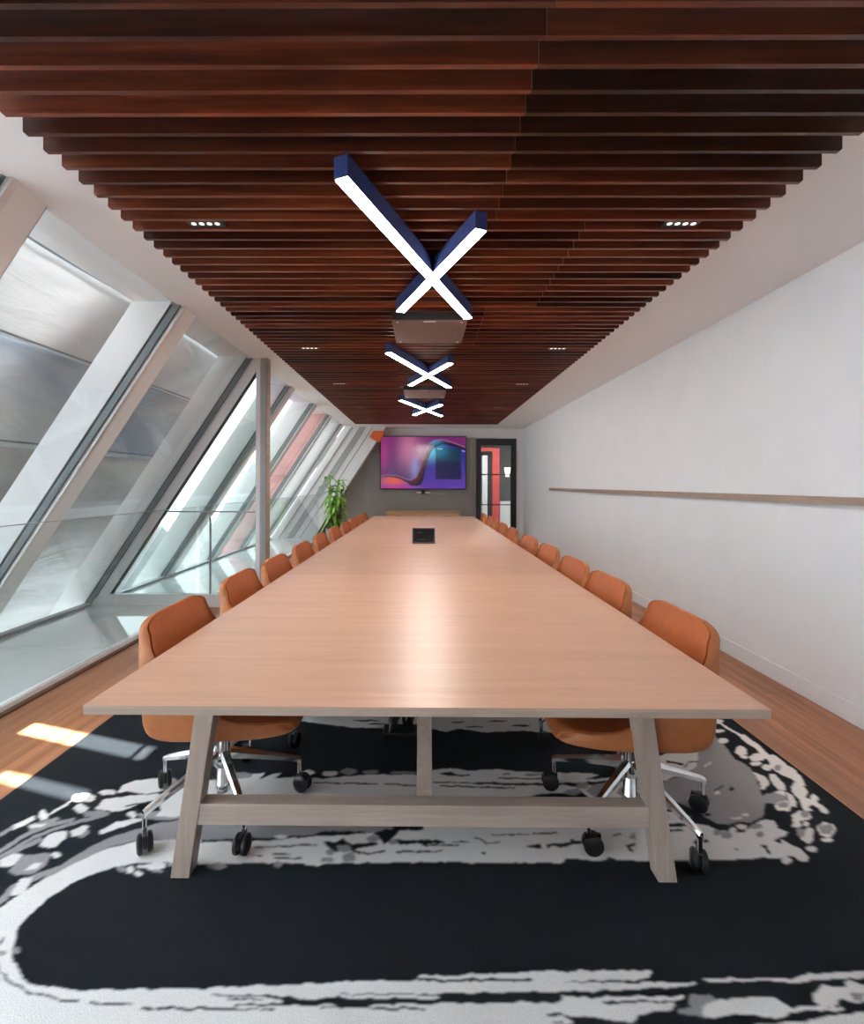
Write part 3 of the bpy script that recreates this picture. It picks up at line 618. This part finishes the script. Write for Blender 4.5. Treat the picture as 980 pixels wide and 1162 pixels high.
P(W, Z4, [(520, 235), (560, 230), (600, 260), (660, 300), (700, 350), (710, 375), (680, 370), (640, 340), (600, 325), (560, 300), (540, 265)]); E(G, Z4, 580, 290, 14, 14); P(W, Z4, [(615, 400), (650, 420), (670, 450), (665, 475), (640, 465), (625, 430)]); P(W, Z4, [(540, 320), (570, 320), (610, 370), (615, 395), (580, 390), (550, 350)]); P(W, Z4, [(470, 310), (520, 330), (545, 365), (520, 390), (495, 390), (500, 360), (480, 335)])
for q in ((485, 243, 38, 18), (480, 272, 25, 10), (530, 290, 25, 14), (412, 213, 28, 22), (328, 166, 24, 13), (300, 75, 30, 10), (305, 120, 30, 8), (425, 240, 16, 8), (590, 412, 24, 18)): E(W, Z4, *q)
S(W, Z4, 9, [(275, 60), (350, 108), (420, 148)]); S(W, Z4, 24, [(420, 148), (480, 190), (530, 238)])
P(G, Z4, [(510, 420), (560, 405), (620, 420), (620, 440), (570, 460), (510, 450)]); E(W, Z4, 605, 468, 38, 24); E(G, Z4, 605, 462, 26, 14); E(W, Z4, 415, 566, 22, 14); E(W, Z4, 370, 578, 16, 12); E(K, Z4, 365, 388, 12, 8); S(K, Z4, 9, [(285, 398), (305, 388), (325, 375)]); E(W, Z4, 300, 406, 18, 8); E(W, Z4, 430, 510, 20, 6); E(W, Z4, 390, 524, 28, 5); S(W, Z4, 6, [(245, 285), (268, 265)]); E(W, Z4, 190, 437, 30, 8)
# far strip
P(W, Z8, [(-300, 40), (-200, -60), (1100, -60), (1040, 60), (960, 90), (930, 88), (900, 100), (800, 98), (730, 90), (640, 95), (560, 98), (460, 82), (400, 95), (340, 84), (130, 80), (0, 78)])
for q in ((60, 48, 60, 3), (100, 62, 40, 3), (620, 50, 40, 3), (720, 70, 40, 4), (850, 50, 30, 3), (520, 75, 40, 3), (450, 55, 30, 3)): E(K, Z8, *q)
def build_rug():
    x0, x1 = -1.776, 1.769; RZ = .012
    xs = np.arange(x0, x1+.001, .005); ysr = np.concatenate([np.arange(.25, 1.05, .05), np.arange(1.08, 1.6, .003), np.arange(1.604, 2.95, .0045), np.arange(2.96, 9.5, .04)])
    nx, ny = len(xs), len(ysr); X, Yg = np.meshgrid(xs, ysr)
    # wobble for woven edges
    def wob(s, ph): return np.sin(X*s*61+ph+2*np.sin(Yg*s*37))+np.sin(Yg*s*53+ph*2+2*np.sin(X*s*41+1))+.6*np.sin((X+Yg)*s*97+ph)
    Xw = X+.0014*wob(1, 0)+.0007*wob(2.2, 2); Yw = Yg+.0013*wob(1, 5)+.0007*wob(2.2, 1)
    # world -> pixel
    D = np.stack([Xw, Yw, np.full_like(Xw, RZ-H)], -1) @ RMn
    U = CX+F*D[..., 0]/-D[..., 2]; V = CY-F*D[..., 1]/-D[..., 2]
    # very near rows: clamp projection so strokes continue plausibly
    C3 = np.array([(.87, .84, .81), (.36, .345, .345), (.018, .021, .025)]); idx = np.full(X.shape, 2)
    for op in OPS:
        ox, oy, s = op[2]; pts = [(ox+a/s, oy+b/s) for a, b in op[3]]
        if op[0] == 'p':
            pa = np.array(pts); bb = (U > pa[:, 0].min()-1) & (U < pa[:, 0].max()+1) & (V > pa[:, 1].min()-1) & (V < pa[:, 1].max()+1)
            if not bb.any(): continue
            u, v = U[bb], V[bb]; ins = np.zeros(u.shape, bool); n = len(pts); j = n-1
            for i in range(n):
                xi, yi = pts[i]; xj, yj = pts[j]
                if yi != yj:
                    cnd = ((yi > v) != (yj > v)) & (u < (xj-xi)*(v-yi)/(yj-yi)+xi); ins ^= cnd
                j = i
            t = idx[bb]; t[ins] = op[1]; idx[bb] = t
        else:
            w = op[4]/s/2
            for (xa, ya), (xb, yb_) in zip(pts[:-1], pts[1:]):
                bb = (U > min(xa, xb)-w-1) & (U < max(xa, xb)+w+1) & (V > min(ya, yb_)-w-1) & (V < max(ya, yb_)+w+1)
                if not bb.any(): continue
                u, v = U[bb], V[bb]; dx, dy = xb-xa, yb_-ya; t_ = np.clip(((u-xa)*dx+(v-ya)*dy)/(dx*dx+dy*dy), 0, 1)
                d = np.hypot(u-xa-t_*dx, v-ya-t_*dy); t = idx[bb]; t[d < w] = op[1]; idx[bb] = t
    # beyond the drawn part: long strokes repeating along the rug
    far = Yg > 3.0
    st = np.sin(Yg*4.1+.5*np.sin(X*1.1))+.35*np.sin(X*7+Yg*9)+.25*np.sin(X*23+Yg*31)
    idx[far & (st > .75)] = 0; idx[far & (st > .55) & (st <= .75)] = 1
    cf = C3[idx]; k = np.pad(cf, ((1, 1), (1, 1), (0, 0)), 'edge')
    cf = (4*cf+2*(k[:-2, 1:-1]+k[2:, 1:-1]+k[1:-1, :-2]+k[1:-1, 2:])+k[:-2, :-2]+k[2:, 2:]+k[:-2, 2:]+k[2:, :-2])/16
    cols = cf.reshape(-1, 3)
    verts = np.stack([X.ravel(), Yg.ravel(), np.full(X.size, RZ)], 1)
    ii = np.arange(ny-1)[:, None]*nx+np.arange(nx-1)[None, :]
    quads = np.stack([ii, ii+1, ii+nx+1, ii+nx], -1).reshape(-1, 4)
    # skirt
    nb = len(verts); sk = np.array([(x0, ysr[0], 0.0005), (x1, ysr[0], 0.0005), (x1, ysr[-1], 0.0005), (x0, ysr[-1], 0.0005)])
    verts = np.concatenate([verts, sk]); cols = np.concatenate([cols, np.tile(C3[2], (4, 1))])
    cidx = [0, nx-1, ny*nx-1, (ny-1)*nx]
    sf = []
    e = [list(range(0, nx)), [k*nx+nx-1 for k in range(ny)], list(range(ny*nx-1, (ny-1)*nx-1, -1)), [k*nx for k in range(ny-1, -1, -1)]]
    for q in range(4): sf.append(tuple(e[q])+(nb+(q+1) % 4, nb+q))
    me = bpy.data.meshes.new('area_rug')
    me.from_pydata(verts.tolist(), [], quads.tolist()+sf); me.update()
    o = bpy.data.objects.new('area_rug', me); COL.objects.link(o); me.materials.append(M_rug); pattern(o, cols)
    tag(o, 'large black rug with white and grey brush strokes under the table', 'rug')
build_rug()
# ------------------------------------------------------------------ television
TVY = 11.47
a = at(431.2, 494.6, Y=TVY); b_ = at(528.6, 555.4, Y=TVY)
tw, thh = (b_.x-a.x)/2, (a.z-b_.z)/2
tv = root('television', 'large wall-mounted television showing a purple and blue wave image', 'television', ((a.x+b_.x)/2, TVY, (a.z+b_.z)/2))
bx(-tw, tw, .0, .06, -thh, thh).build('bezel', M_black, tv, bevel=.004); bx(-.4, .4, .06, .115, -.3, .3).build('wall_bracket', M_blackm, tv)
nx, ny = 170, 110
u, v = np.meshgrid(np.linspace(0, 1, nx), np.linspace(0, 1, ny))   # v=0 top
def sm(a, b, x): t = np.clip((x-a)/(b-a), 0, 1); return t*t*(3-2*t)
def lerp(c1, c2, t): return np.array(c1)*(1-t[..., None])+np.array(c2)*t[..., None]
def lin(c): return tuple((q/255)**2.2 for q in c)
col = lerp(lin((125, 50, 115)), lin((75, 50, 110)), sm(.1, .9, v))
col = col*(1-(np.exp(-((u-.33)/.13)**2-((v-.25)/.35)**2))[..., None])+np.array(lin((205, 125, 160)))*(np.exp(-((u-.33)/.13)**2-((v-.25)/.35)**2))[..., None]
g = np.exp(-((u-.03)/.07)**2-((v-.35)/.35)**2)[..., None]*.8; col = col*(1-g)+np.array(lin((185, 70, 140)))*g
g = np.exp(-((u-.40)/.05)**2-((v-.60)/.2)**2)[..., None]*.8; col = col*(1-g)+np.array(lin((150, 160, 225)))*g
# wave curve: y of ribbon as function of x
cxp_ = np.array([0, .1, .2, .3, .36, .42, .47, .52, .56, .62, .72, .85, 1.]); cyp = np.array([.76, .74, .76, .82, .84, .78, .62, .34, .16, .07, .05, .11, .20])
wv = np.interp(u, cxp_, cyp); wd = np.interp(u, [0, .3, .42, .5, .6, .75, 1], [.02, .05, .17, .40, .17, .08, .05])
below = v > wv
lower = lerp(lin((60, 50, 150)), lin((95, 60, 170)), sm(.5, 1, v)); g = np.exp(-((u-.62)/.12)**2-((v-.28)/.17)**2)[..., None]; lower = lower*(1-g)+np.array(lin((70, 190, 225)))*g
g = np.exp(-((u-.15)/.16)**2-((v-.85)/.10)**2)[..., None]; lower = lower*(1-g)+np.array(lin((250, 110, 60)))*g
g = np.exp(-((u-.18)/.2)**2-((v-1.02)/.10)**2)[..., None]*.8; lower = lower*(1-g)+np.array(lin((220, 50, 140)))*g
col[below] = lower[below]
rib = (v > wv) & (v < wv+wd); rc = lerp(lin((105, 42, 48)), lin((22, 22, 50)), sm(0, 1, (v-wv)/wd)); g = (sm(.5, .6, u)*sm(.78, .62, u)*sm(.3, .05, v))[..., None] if False else (np.exp(-((u-.63)/.09)**2-((v-.09)/.07)**2))[..., None]
rc = rc*(1-g)+np.array(lin((60, 150, 200)))*g; col[rib] = rc[rib]
edge = np.abs(v-wv) < .012; col[edge] = col[edge]*.4+np.array(lin((200, 150, 200)))*.4
box = (u > .65) & (u < .95) & (v > .22) & (v < .82); bc = lerp(lin((25, 60, 85)), lin((38, 32, 78)), sm(.45, .5, v)); g = np.exp(-((u-.70)/.1)**2-((v-.28)/.13)**2)[..., None]; bc = bc*(1-g)+np.array(lin((50, 130, 160)))*g; col[box] = bc[box]
lo = (np.abs(u-.70) < .033) & (np.abs(v-.235) < .012); col[lo] = lin((190, 220, 225)); lo = (np.abs(u-.975) < .022) & (np.abs(v-.275+(.975-u)*.4) < .014); col[lo] = lin((170, 140, 210))
tww, thz = tw-.018, thh-.018
verts = np.stack([(-tww+2*tww*u).ravel(), np.full(u.size, -.002), (thz-2*thz*v).ravel()], 1)
ii = np.arange(ny-1)[:, None]*nx+np.arange(nx-1)[None, :]; quads = np.stack([ii, ii+nx, ii+nx+1, ii+1], -1).reshape(-1, 4)
me = bpy.data.meshes.new('screen'); me.from_pydata(verts.tolist(), [], quads.tolist()); me.update(); o = bpy.data.objects.new('screen', me); COL.objects.link(o); o.parent = tv
me.materials.append(M_screen); pattern(o, col.reshape(-1, 3))
# conference camera under tv
p = at(480, 559, Y=11.46)
cr = root('video_camera', 'small black video camera on a pale shelf bracket under the television', 'camera', (p.x, 11.5, p.z))
bx(-.16, -.03, -.05, .084, -.015, .015).build('bracket', M_panelw, cr, bevel=.004); bx(.03, .16, -.05, .084, -.015, .015).build('bracket', M_panelw, cr, bevel=.004)
bx(-.045, .045, -.06, .084, -.03, .065).build('body', M_black, cr, bevel=.01); MB().lathe([(.02, 0), (.024, .006), (.018, .012)], (0, -.07, .015), 16, 'Y').build('lens', M_black, cr)
# tablet
p0 = at(467.5, 617, Z=TZ); p1 = at(493.5, 617, Z=TZ); wd_ = (p1.x-p0.x)/2
tb = root('touch_panel', 'small black tablet-like touch panel standing on the middle of the table', 'tablet', ((p0.x+p1.x)/2, p0.y, TZ))
Mx = Matrix.Rotation(math.radians(-28), 4, 'X')
b_ = MB(); b_.box(-wd_, wd_, 0, .012, 0.004, .175, Mx); b_.build('case', M_black, tb, bevel=.004)
b_ = MB(); b_.box(-wd_+.012, wd_-.012, -.0012, .002, .016, .163, Mx); b_.build('display', pmat('dark_glass', (.01, .01, .014), .08, noise=.1), tb)
b_ = MB(); b_.hexa([(-wd_*.7, .01, 0), (wd_*.7, .01, 0), (wd_*.7, .13, 0), (-wd_*.7, .13, 0)], [(-wd_*.7, .035, .04), (wd_*.7, .035, .04), (wd_*.7, .078, .12), (-wd_*.7, .078, .12)]); b_.build('stand', M_black, tb)
b_ = MB(); b_.box(-.06, .02, -.0018, 0, .045, .048, Mx); b_.box(-.06, -.01, -.0018, 0, .12, .123, Mx); b_.build('on_screen_text', pmat('dim_icons', (.09, .09, .11), .4), tb)
# credenza
cz = at(480, 580.6, Y=10.95).z
a = at(438, 583, Y=10.85); b_ = at(521.5, 583, Y=10.85)
cr = root('credenza', 'low oak credenza against the ribbed far wall below the television', 'sideboard', ((a.x+b_.x)/2, 11.2, 0))
cw = (b_.x-a.x)/2
bx(-cw, cw, -.37, .37, cz-.03, cz).build('top', M_cred, cr, bevel=.003); bx(-cw+.01, cw-.01, -.34, .36, .08, cz-.03).build('body', M_cred, cr)
bx(-cw+.05, cw-.05, -.30, .33, 0, .08).build('plinth', M_blackm, cr)
for k in range(3):
    xa = -cw+.02+k*(2*cw-.04)/3; xb = xa+(2*cw-.04)/3-.006; d = bx(xa, xb, -.36, -.34, .09, cz-.04).build('door', M_cred, cr, bevel=.002)
    bx((xa+xb)/2-.06, (xa+xb)/2+.06, -.372, -.36, cz-.10, cz-.09).build('handle', M_blackm, d)
# picture ledge on right wall
p = at(625.5, 555, X=XR); pl = bx(-.045, 0, 0, 0, 0, .045)
pr = root('picture_ledge', 'long thin grey-brown timber ledge on the white right wall', 'ledge', (XR, p.y, 1.237))
bx(-.05, 0, 0, -(p.y-5.0), -.0, .045).build('board', M_ledge, pr, bevel=.002); bx(-.05, 0, -(p.y-4.997), -(p.y+1.0), .0, .045).build('board', M_ledge, pr, bevel=.002)
# ------------------------------------------------------------------ door at the far end
dw = struct(bx(DX0, DX0+.11, yb-.045, yb+.03, 0, DZ).build('door_1', M_blackm, bevel=.003), 'black-framed glazed door in the far wall on the right', 'door')
bx(DX1-.13, DX1, yb-.045, yb+.03, 0, DZ).build('stile', M_blackm, dw); bx(DX0+.11, DX1-.13, yb-.045, yb+.03, DZ-.17, DZ).build('top_rail', M_blackm, dw); bx(DX0+.11, DX1-.13, yb-.045, yb+.03, 0, .22).build('bottom_rail', M_blackm, dw)
for yy in (538.6, 572.8):
    z = at(562, yy, Y=yb-.03).z; bx(DX0+.11, DX1-.13, yb-.04, yb+.02, z-.011, z+.011).build('glazing_bar', M_blackm, dw)
bx(DX0+.11, DX1-.13, yb-.006, yb+.002, .22, DZ-.17).build('pane', M_glass, dw)
hd = MB().tube([(DX0+.06, yb-.09, .95), (DX0+.06, yb-.09, 1.25)], .012, 10).tube([(DX0+.06, yb-.09, .98), (DX0+.06, yb-.04, .98)], .008, 8).tube([(DX0+.06, yb-.09, 1.22), (DX0+.06, yb-.04, 1.22)], .008, 8).build('handle', M_black, dw, smooth=True)
# corridor beyond
cy0, cy1 = yb+.15, 15.2
struct(bx(.3, 4.2, cy0, cy1, -.12, 0).build('floor', M_corf), 'grey corridor floor behind the glazed door', 'floor')
struct(bx(.3, 4.2, cy0, cy1, ZC, ZC+.1).build('ceiling', M_ceil), 'corridor ceiling behind the glazed door', 'ceiling')
struct(bx(.3, 4.2, cy1, cy1+.1, 0, ZC).build('wall_back', M_dgrey), 'dark grey corridor wall behind the glazed door', 'wall')
struct(bx(4.2, 4.3, cy0, cy1, 0, ZC).build('wall_side', M_dgrey), 'side wall of the corridor', 'wall'); struct(bx(.2, .3, cy0, cy1, 0, ZC).build('wall_left', M_dgrey), 'left wall of the corridor', 'wall')
def fp(x, Y): return at(x, 549, Y=Y).x
rd = root('red_portal', 'red painted upright and crossbar seen through the glazed door', 'portal', (fp(562.5, 14.6), 14.6, 0))
w_ = fp(566.5, 14.6)-fp(558.5, 14.6); bx(-w_/2, w_/2, 0, .14, 0, 2.45).build('upright', M_red, rd); z_ = at(560, 508, Y=14.6).z; bx(-fp(562.5, 14.6)+.9, -w_/2, 0, .14, z_-.11, z_).build('crossbar', M_red, rd)
o = bx(fp(546, 14.9), fp(552, 14.9), 14.7, 15.1, 0, at(550, 517, Y=14.8).z).build('locker', M_panelw); tag(o, 'tall white cabinet seen through the left of the glazed door', 'cabinet')
o = bx(fp(567.5, 14.7), fp(590, 14.7), 14.75, 15.1, 0, at(572, 569, Y=14.8).z).build('reception_counter', M_panelw); tag(o, 'low white counter seen through the lower right of the glazed door', 'counter')
wl = root('wall_lamp', 'small glowing white lantern seen through the right of the glazed door', 'lamp', (fp(575.5, 14.9), 14.9, 0)); zz = at(575, 533, Y=14.9).z
MB().lathe([(.05, zz-.22), (.10, zz+.05), (.10, zz+.06)], (0, 0, 0), 16).build('shade', emat('lamp_glow', (1, .93, .85), 1.6), wl); bx(-.03, .03, .02, .25, zz+.06, zz+.10).build('bracket', M_blackm, wl)
ld = bpy.data.lights.new('corridor_light', 'AREA'); ld.energy = 22; ld.size = 1.0; lo_ = bpy.data.objects.new('corridor_light', ld); lo_.location = (1.9, 13.4, ZC-.02); COL.objects.link(lo_)
# ------------------------------------------------------------------ plant
pc = at(380, 600, Y=9.9); px_, py_ = pc.x, 9.9
pr = root('potted_plant', 'tall leafy green plant in a grey pot by the window at the far end', 'plant', (px_, py_, 0))
MB().lathe([(.13, 0), (.19, .40), (.20, .42), (.18, .42), (.17, .38)], (0, 0, 0), 24).build('pot', M_pot, pr, smooth=True); MB().lathe([(.001, .375), (.172, .375), (.172, .38), (.001, .38)], (0, 0, 0), 20).build('soil', M_soil, pr)
stm = MB(); lf = MB()
for s in range(5):
    a = s*1.3; bx_, by_ = .05*math.cos(a), .05*math.sin(a); tx, ty, tz = .15*math.cos(a), .12*math.sin(a), 1.22+.13*(s % 3)
    stm.tube([(bx_, by_, .37), ((bx_+tx)/2, (by_+ty)/2, .7), (tx, ty, tz)], [.014, .011, .007], 8)
    for k in range(30):
        q = .12+.88*k/29; z = .37+(tz-.37)*q; cxl, cyl = bx_+(tx-bx_)*q, by_+(ty-by_)*q
        th = random.uniform(0, 6.28); L = random.uniform(.2, .34); wv_ = random.uniform(.026, .044); up = random.uniform(.2, .8)+.5*(q > .85); d = Vector((math.cos(th), math.sin(th), 0)); n = Vector((-d.y, d.x, 0))
        prev = None; vs = []
        for m in range(6):
            t = m/5; p = Vector((cxl, cyl, z))+d*L*t*.85+Vector((0, 0, L*(up*t-1.05*t*t))); w = wv_*math.sin(math.pi*min(1, .12+.88*t))**.8 if m < 5 else .001
            vs += [p-n*w+Vector((0, 0, w*.3)), p, p+n*w+Vector((0, 0, w*.3))]
        lf.add(vs, [(m*3+j, m*3+j+1, m*3+j+4, m*3+j+3) for m in range(5) for j in range(2)])
stm.build('stems', M_stem, pr, smooth=True); lf.build('leaves', M_leaf, pr, smooth=True, fix=False)
# ------------------------------------------------------------------ cable bundle under the table
cbp = at(454, 834, Z=.012)
cb = root('cable_bundle', 'dark tangle of cables hanging under the table behind the crossbar', 'cables', (cbp.x, cbp.y, .012))
m = MB()
for k in range(11):
    a = random.uniform(0, 6.28); r0 = random.uniform(.01, .06); r1 = random.uniform(.0, .03)
    m.tube([(r1*math.cos(a), r1*math.sin(a), .68), (r1*math.cos(a)+.02, r1*math.sin(a), .45), (r0*math.cos(a), r0*math.sin(a), .22), (r0*1.3*math.cos(a+.5), r0*1.3*math.sin(a+.5), .08), (r0*1.6*math.cos(a+1), r0*1.6*math.sin(a+1), .012)], .009, 8)
m.build('cables', M_black, cb, smooth=True); bx(-.09, .09, -.05, .05, 0.0, .035).build('socket_box', M_black, cb, bevel=.006)
bx(-.10, .10, -.06, .06, .66, .70).build('tray', M_black, cb)
# ------------------------------------------------------------------ outside: sheeting, neighbouring facade, added sun blockers
OFFS = .62
def SXo(z): return XL-OFFS-(ZC-z)/SL
def kz(k): return (1.35+k*(-SXo(0)))/(1+k/SL)+0*k
def kz2(k):  # z where a point of the sheet has (z-H)/|X| = k ;  |X| = A - z/SL
    A = -SXo(0); return (H+k*A)/(1+k/SL)
def strip(name, z0, z1, y0, y1, mat, off=0., label=None, wav=.0, parent=None):
    ny_, nz_ = 60, 14; vs = []
    for j in range(nz_+1):
        z = z0+(z1-z0)*j/nz_
        for i in range(ny_+1):
            y = y0+(y1-y0)*i/ny_; dz = wav*(math.sin(y*2.1+z*3)+.6*math.sin(y*4.7-z*5+1)+.4*math.sin(z*9+y))
            vs.append((SXo(z)-off-dz, y, z))
    n = ny_+1
    fs = [(j*n+i, j*n+i+1, (j+1)*n+i+1, (j+1)*n+i) for j in range(nz_) for i in range(ny_)]
    o = MB().add(vs, fs).build(name, mat, parent, smooth=True, fix=False)
    s = o.modifiers.new('solid', 'SOLIDIFY'); s.thickness = .006
    return o
SY0, SY1 = 2.32, 6.05
sroot = root('protective_sheeting', 'grey translucent construction sheeting hung outside the nearest windows', 'sheeting', (0, 0, 0))
for (k0, k1, mt, off, wv_, nm_) in ((.35, .62, M_sh_light, 0, .012, 'upper_sheet'), (.60, .70, M_sh_beam, .03, 0, 'dark_band'), (.70, .95, M_sh_light, .05, 0, 'head_sheet'),
                                   (.085, .365, M_sh_blue, .02, .02, 'middle_sheet'), (-.085, .105, M_sh_grey, .04, .025, 'folded_sheet'), (-.105, -.074, M_sh_white, -.03, 0, 'bright_band'), (-.60, -.09, M_sh_grey, .05, .008, 'lower_sheet')):
    strip(nm_, kz2(k0), kz2(k1), SY0, SY1, mt, off, wav=wv_, parent=sroot)
gl_ = [kz2(.358), kz2(.099)]
for z in gl_:
    MB().tube([(SXo(z)+.01, SY0, z), (SXo(z)+.01, SY1, z)], .008, 8).build('seam_cord', M_gasket2, sroot)
# neighbouring white facade with slanted ribs, beyond the partition
nb = root('neighbouring_facade', 'bright white neighbouring facade with slanted ribs outside the far windows', 'building', (0, 0, -4))
MB().prism([(-11.5, 7, 0), (-8.9, 7, 4.0), (-9.1, 7, 4.1), (-11.8, 7, 0)], (0, 24, 0)).build('facade_wall', M_whitem, nb)
for k in range(14):
    y = 7.5+1.7*k; MB().prism([(-11.3, y, 0), (-8.7, y, 4.0), (-8.4, y, 4.0), (-11.0, y, 0)], (0, .35 if k % 3 else .8, 0)).build('slanted_rib', [M_whitem, M_greym, M_redext, M_whitem][k % 4], nb)
struct(bx(-40, -4.6, -8, 50, -4.1, -4).build('floor_outside', M_concrete), 'pale ground outside below the windows', 'ground')
tw_ = root('sun_blocker', 'added unseen grey block that keeps the sun off the far windows', 'building', (-22, -6.5, -4))  # block added out of view, shades the far windows from the sun
bx(-2, 2, -4.5, 4.5, 0, 30).build('wall', M_greym, tw_)
# added unseen sheet, slit so the sun lands as two floor strips
SUNDIR = Vector((-.60, -.50, .62)).normalized()
s1a, s1b = at(30, 826, Z=0), at(172, 857, Z=0); s2a, s2b = at(0, 880, Z=0), at(100, 905, Z=0)
print('sun', s1a, s1b, s2a, s2b)
def screen_pt(p, off=-.50):   # from floor point to sun, to plane offset from the glazing
    A = XL+off-ZC/SL  # X = A + z/SL
    t = (A-p.x)/(SUNDIR.x-SUNDIR.z/SL); q = p+SUNDIR*t; return q
q = [screen_pt(p) for p in (s1a, s1b, s2a, s2b)]; print([tuple(round(c, 2) for c in v_) for v_ in q])
# plane coordinates: (Y, z); translucent sun mask with two slit polygons (built as pieces around them)
def cladding():  # mask added out of view to cut the sun into strips
    A = XL-.50-ZC/SL
    P3 = lambda y, z: (A+z/SL, y, z)
    def slit(pa, pb, hw):
        a = screen_pt(pa+Vector((0, -hw, 0))); b = screen_pt(pb+Vector((0, -hw, 0))); c_ = screen_pt(pb+Vector((0, hw, 0))); d = screen_pt(pa+Vector((0, hw, 0)))
        return [(v_.y, v_.z) for v_ in (a, b, c_, d)]
    S1, S2 = slit(s1a, s1b, .055), slit(s2a, s2b, .035)
    import bmesh
    from mathutils.geometry import tessellate_polygon, delaunay_2d_cdt
    y0, y1, z0, z1 = -4.5, 2.46, -.6, 3.6
    pts = [Vector(p) for p in [(y0, z0), (y1, z0), (y1, z1), (y0, z1)]+S1+S2]
    edges = [(0, 1), (1, 2), (2, 3), (3, 0)]+[(4, 5), (5, 6), (6, 7), (7, 4)]+[(8, 9), (9, 10), (10, 11), (11, 8)]
    vo, eo, fo, *_ = delaunay_2d_cdt(pts, edges, [], 0, 1e-6)
    def inside(p, poly):
        r = False; j = len(poly)-1
        for i in range(len(poly)):
            if (poly[i][1] > p[1]) != (poly[j][1] > p[1]) and p[0] < (poly[j][0]-poly[i][0])*(p[1]-poly[i][1])/(poly[j][1]-poly[i][1])+poly[i][0]: r = not r
            j = i
        return r
    fs = []
    for f in fo:
        c_ = (sum(vo[i][0] for i in f)/len(f), sum(vo[i][1] for i in f)/len(f))
        if not inside(c_, S1) and not inside(c_, S2): fs.append(tuple(f))
    o = MB().add([P3(v_[0], v_[1]) for v_ in vo], fs).build('sun_slit_mask', M_sun_mask, fix=True)
    s = o.modifiers.new('solid', 'SOLIDIFY'); s.thickness = .004
    tag(o, 'added unseen white sheet with two slits that shapes the sunlight', 'sheeting')
cladding()
# ------------------------------------------------------------------ lights
sd = bpy.data.lights.new('sun', 'SUN'); sd.energy = 45.0; sd.angle = math.radians(.6); sd.color = (1, .97, .95)
so = bpy.data.objects.new('sun', sd); COL.objects.link(so); so.rotation_euler = SUNDIR.to_track_quat('Z', 'Y').to_euler(); so.location = SUNDIR*20
wd = bpy.data.worlds.new('world'); sc.world = wd; wd.use_nodes = True
bg = wd.node_tree.nodes['Background']; bg.inputs[0].default_value = (.93, .97, 1.0, 1); bg.inputs[1].default_value = 1.5
# ------------------------------------------------------------------ view
sc.view_settings.view_transform = 'Standard'; sc.view_settings.look = 'None'; sc.view_settings.gamma = 1; sc.view_settings.use_curve_mapping = False
sc.view_settings.exposure = .92
sc.cycles.max_bounces = 10; sc.cycles.diffuse_bounces = 5; sc.cycles.transparent_max_bounces = 16; sc.cycles.glossy_bounces = 5
sc.cycles.caustics_reflective = False; sc.cycles.caustics_refractive = False
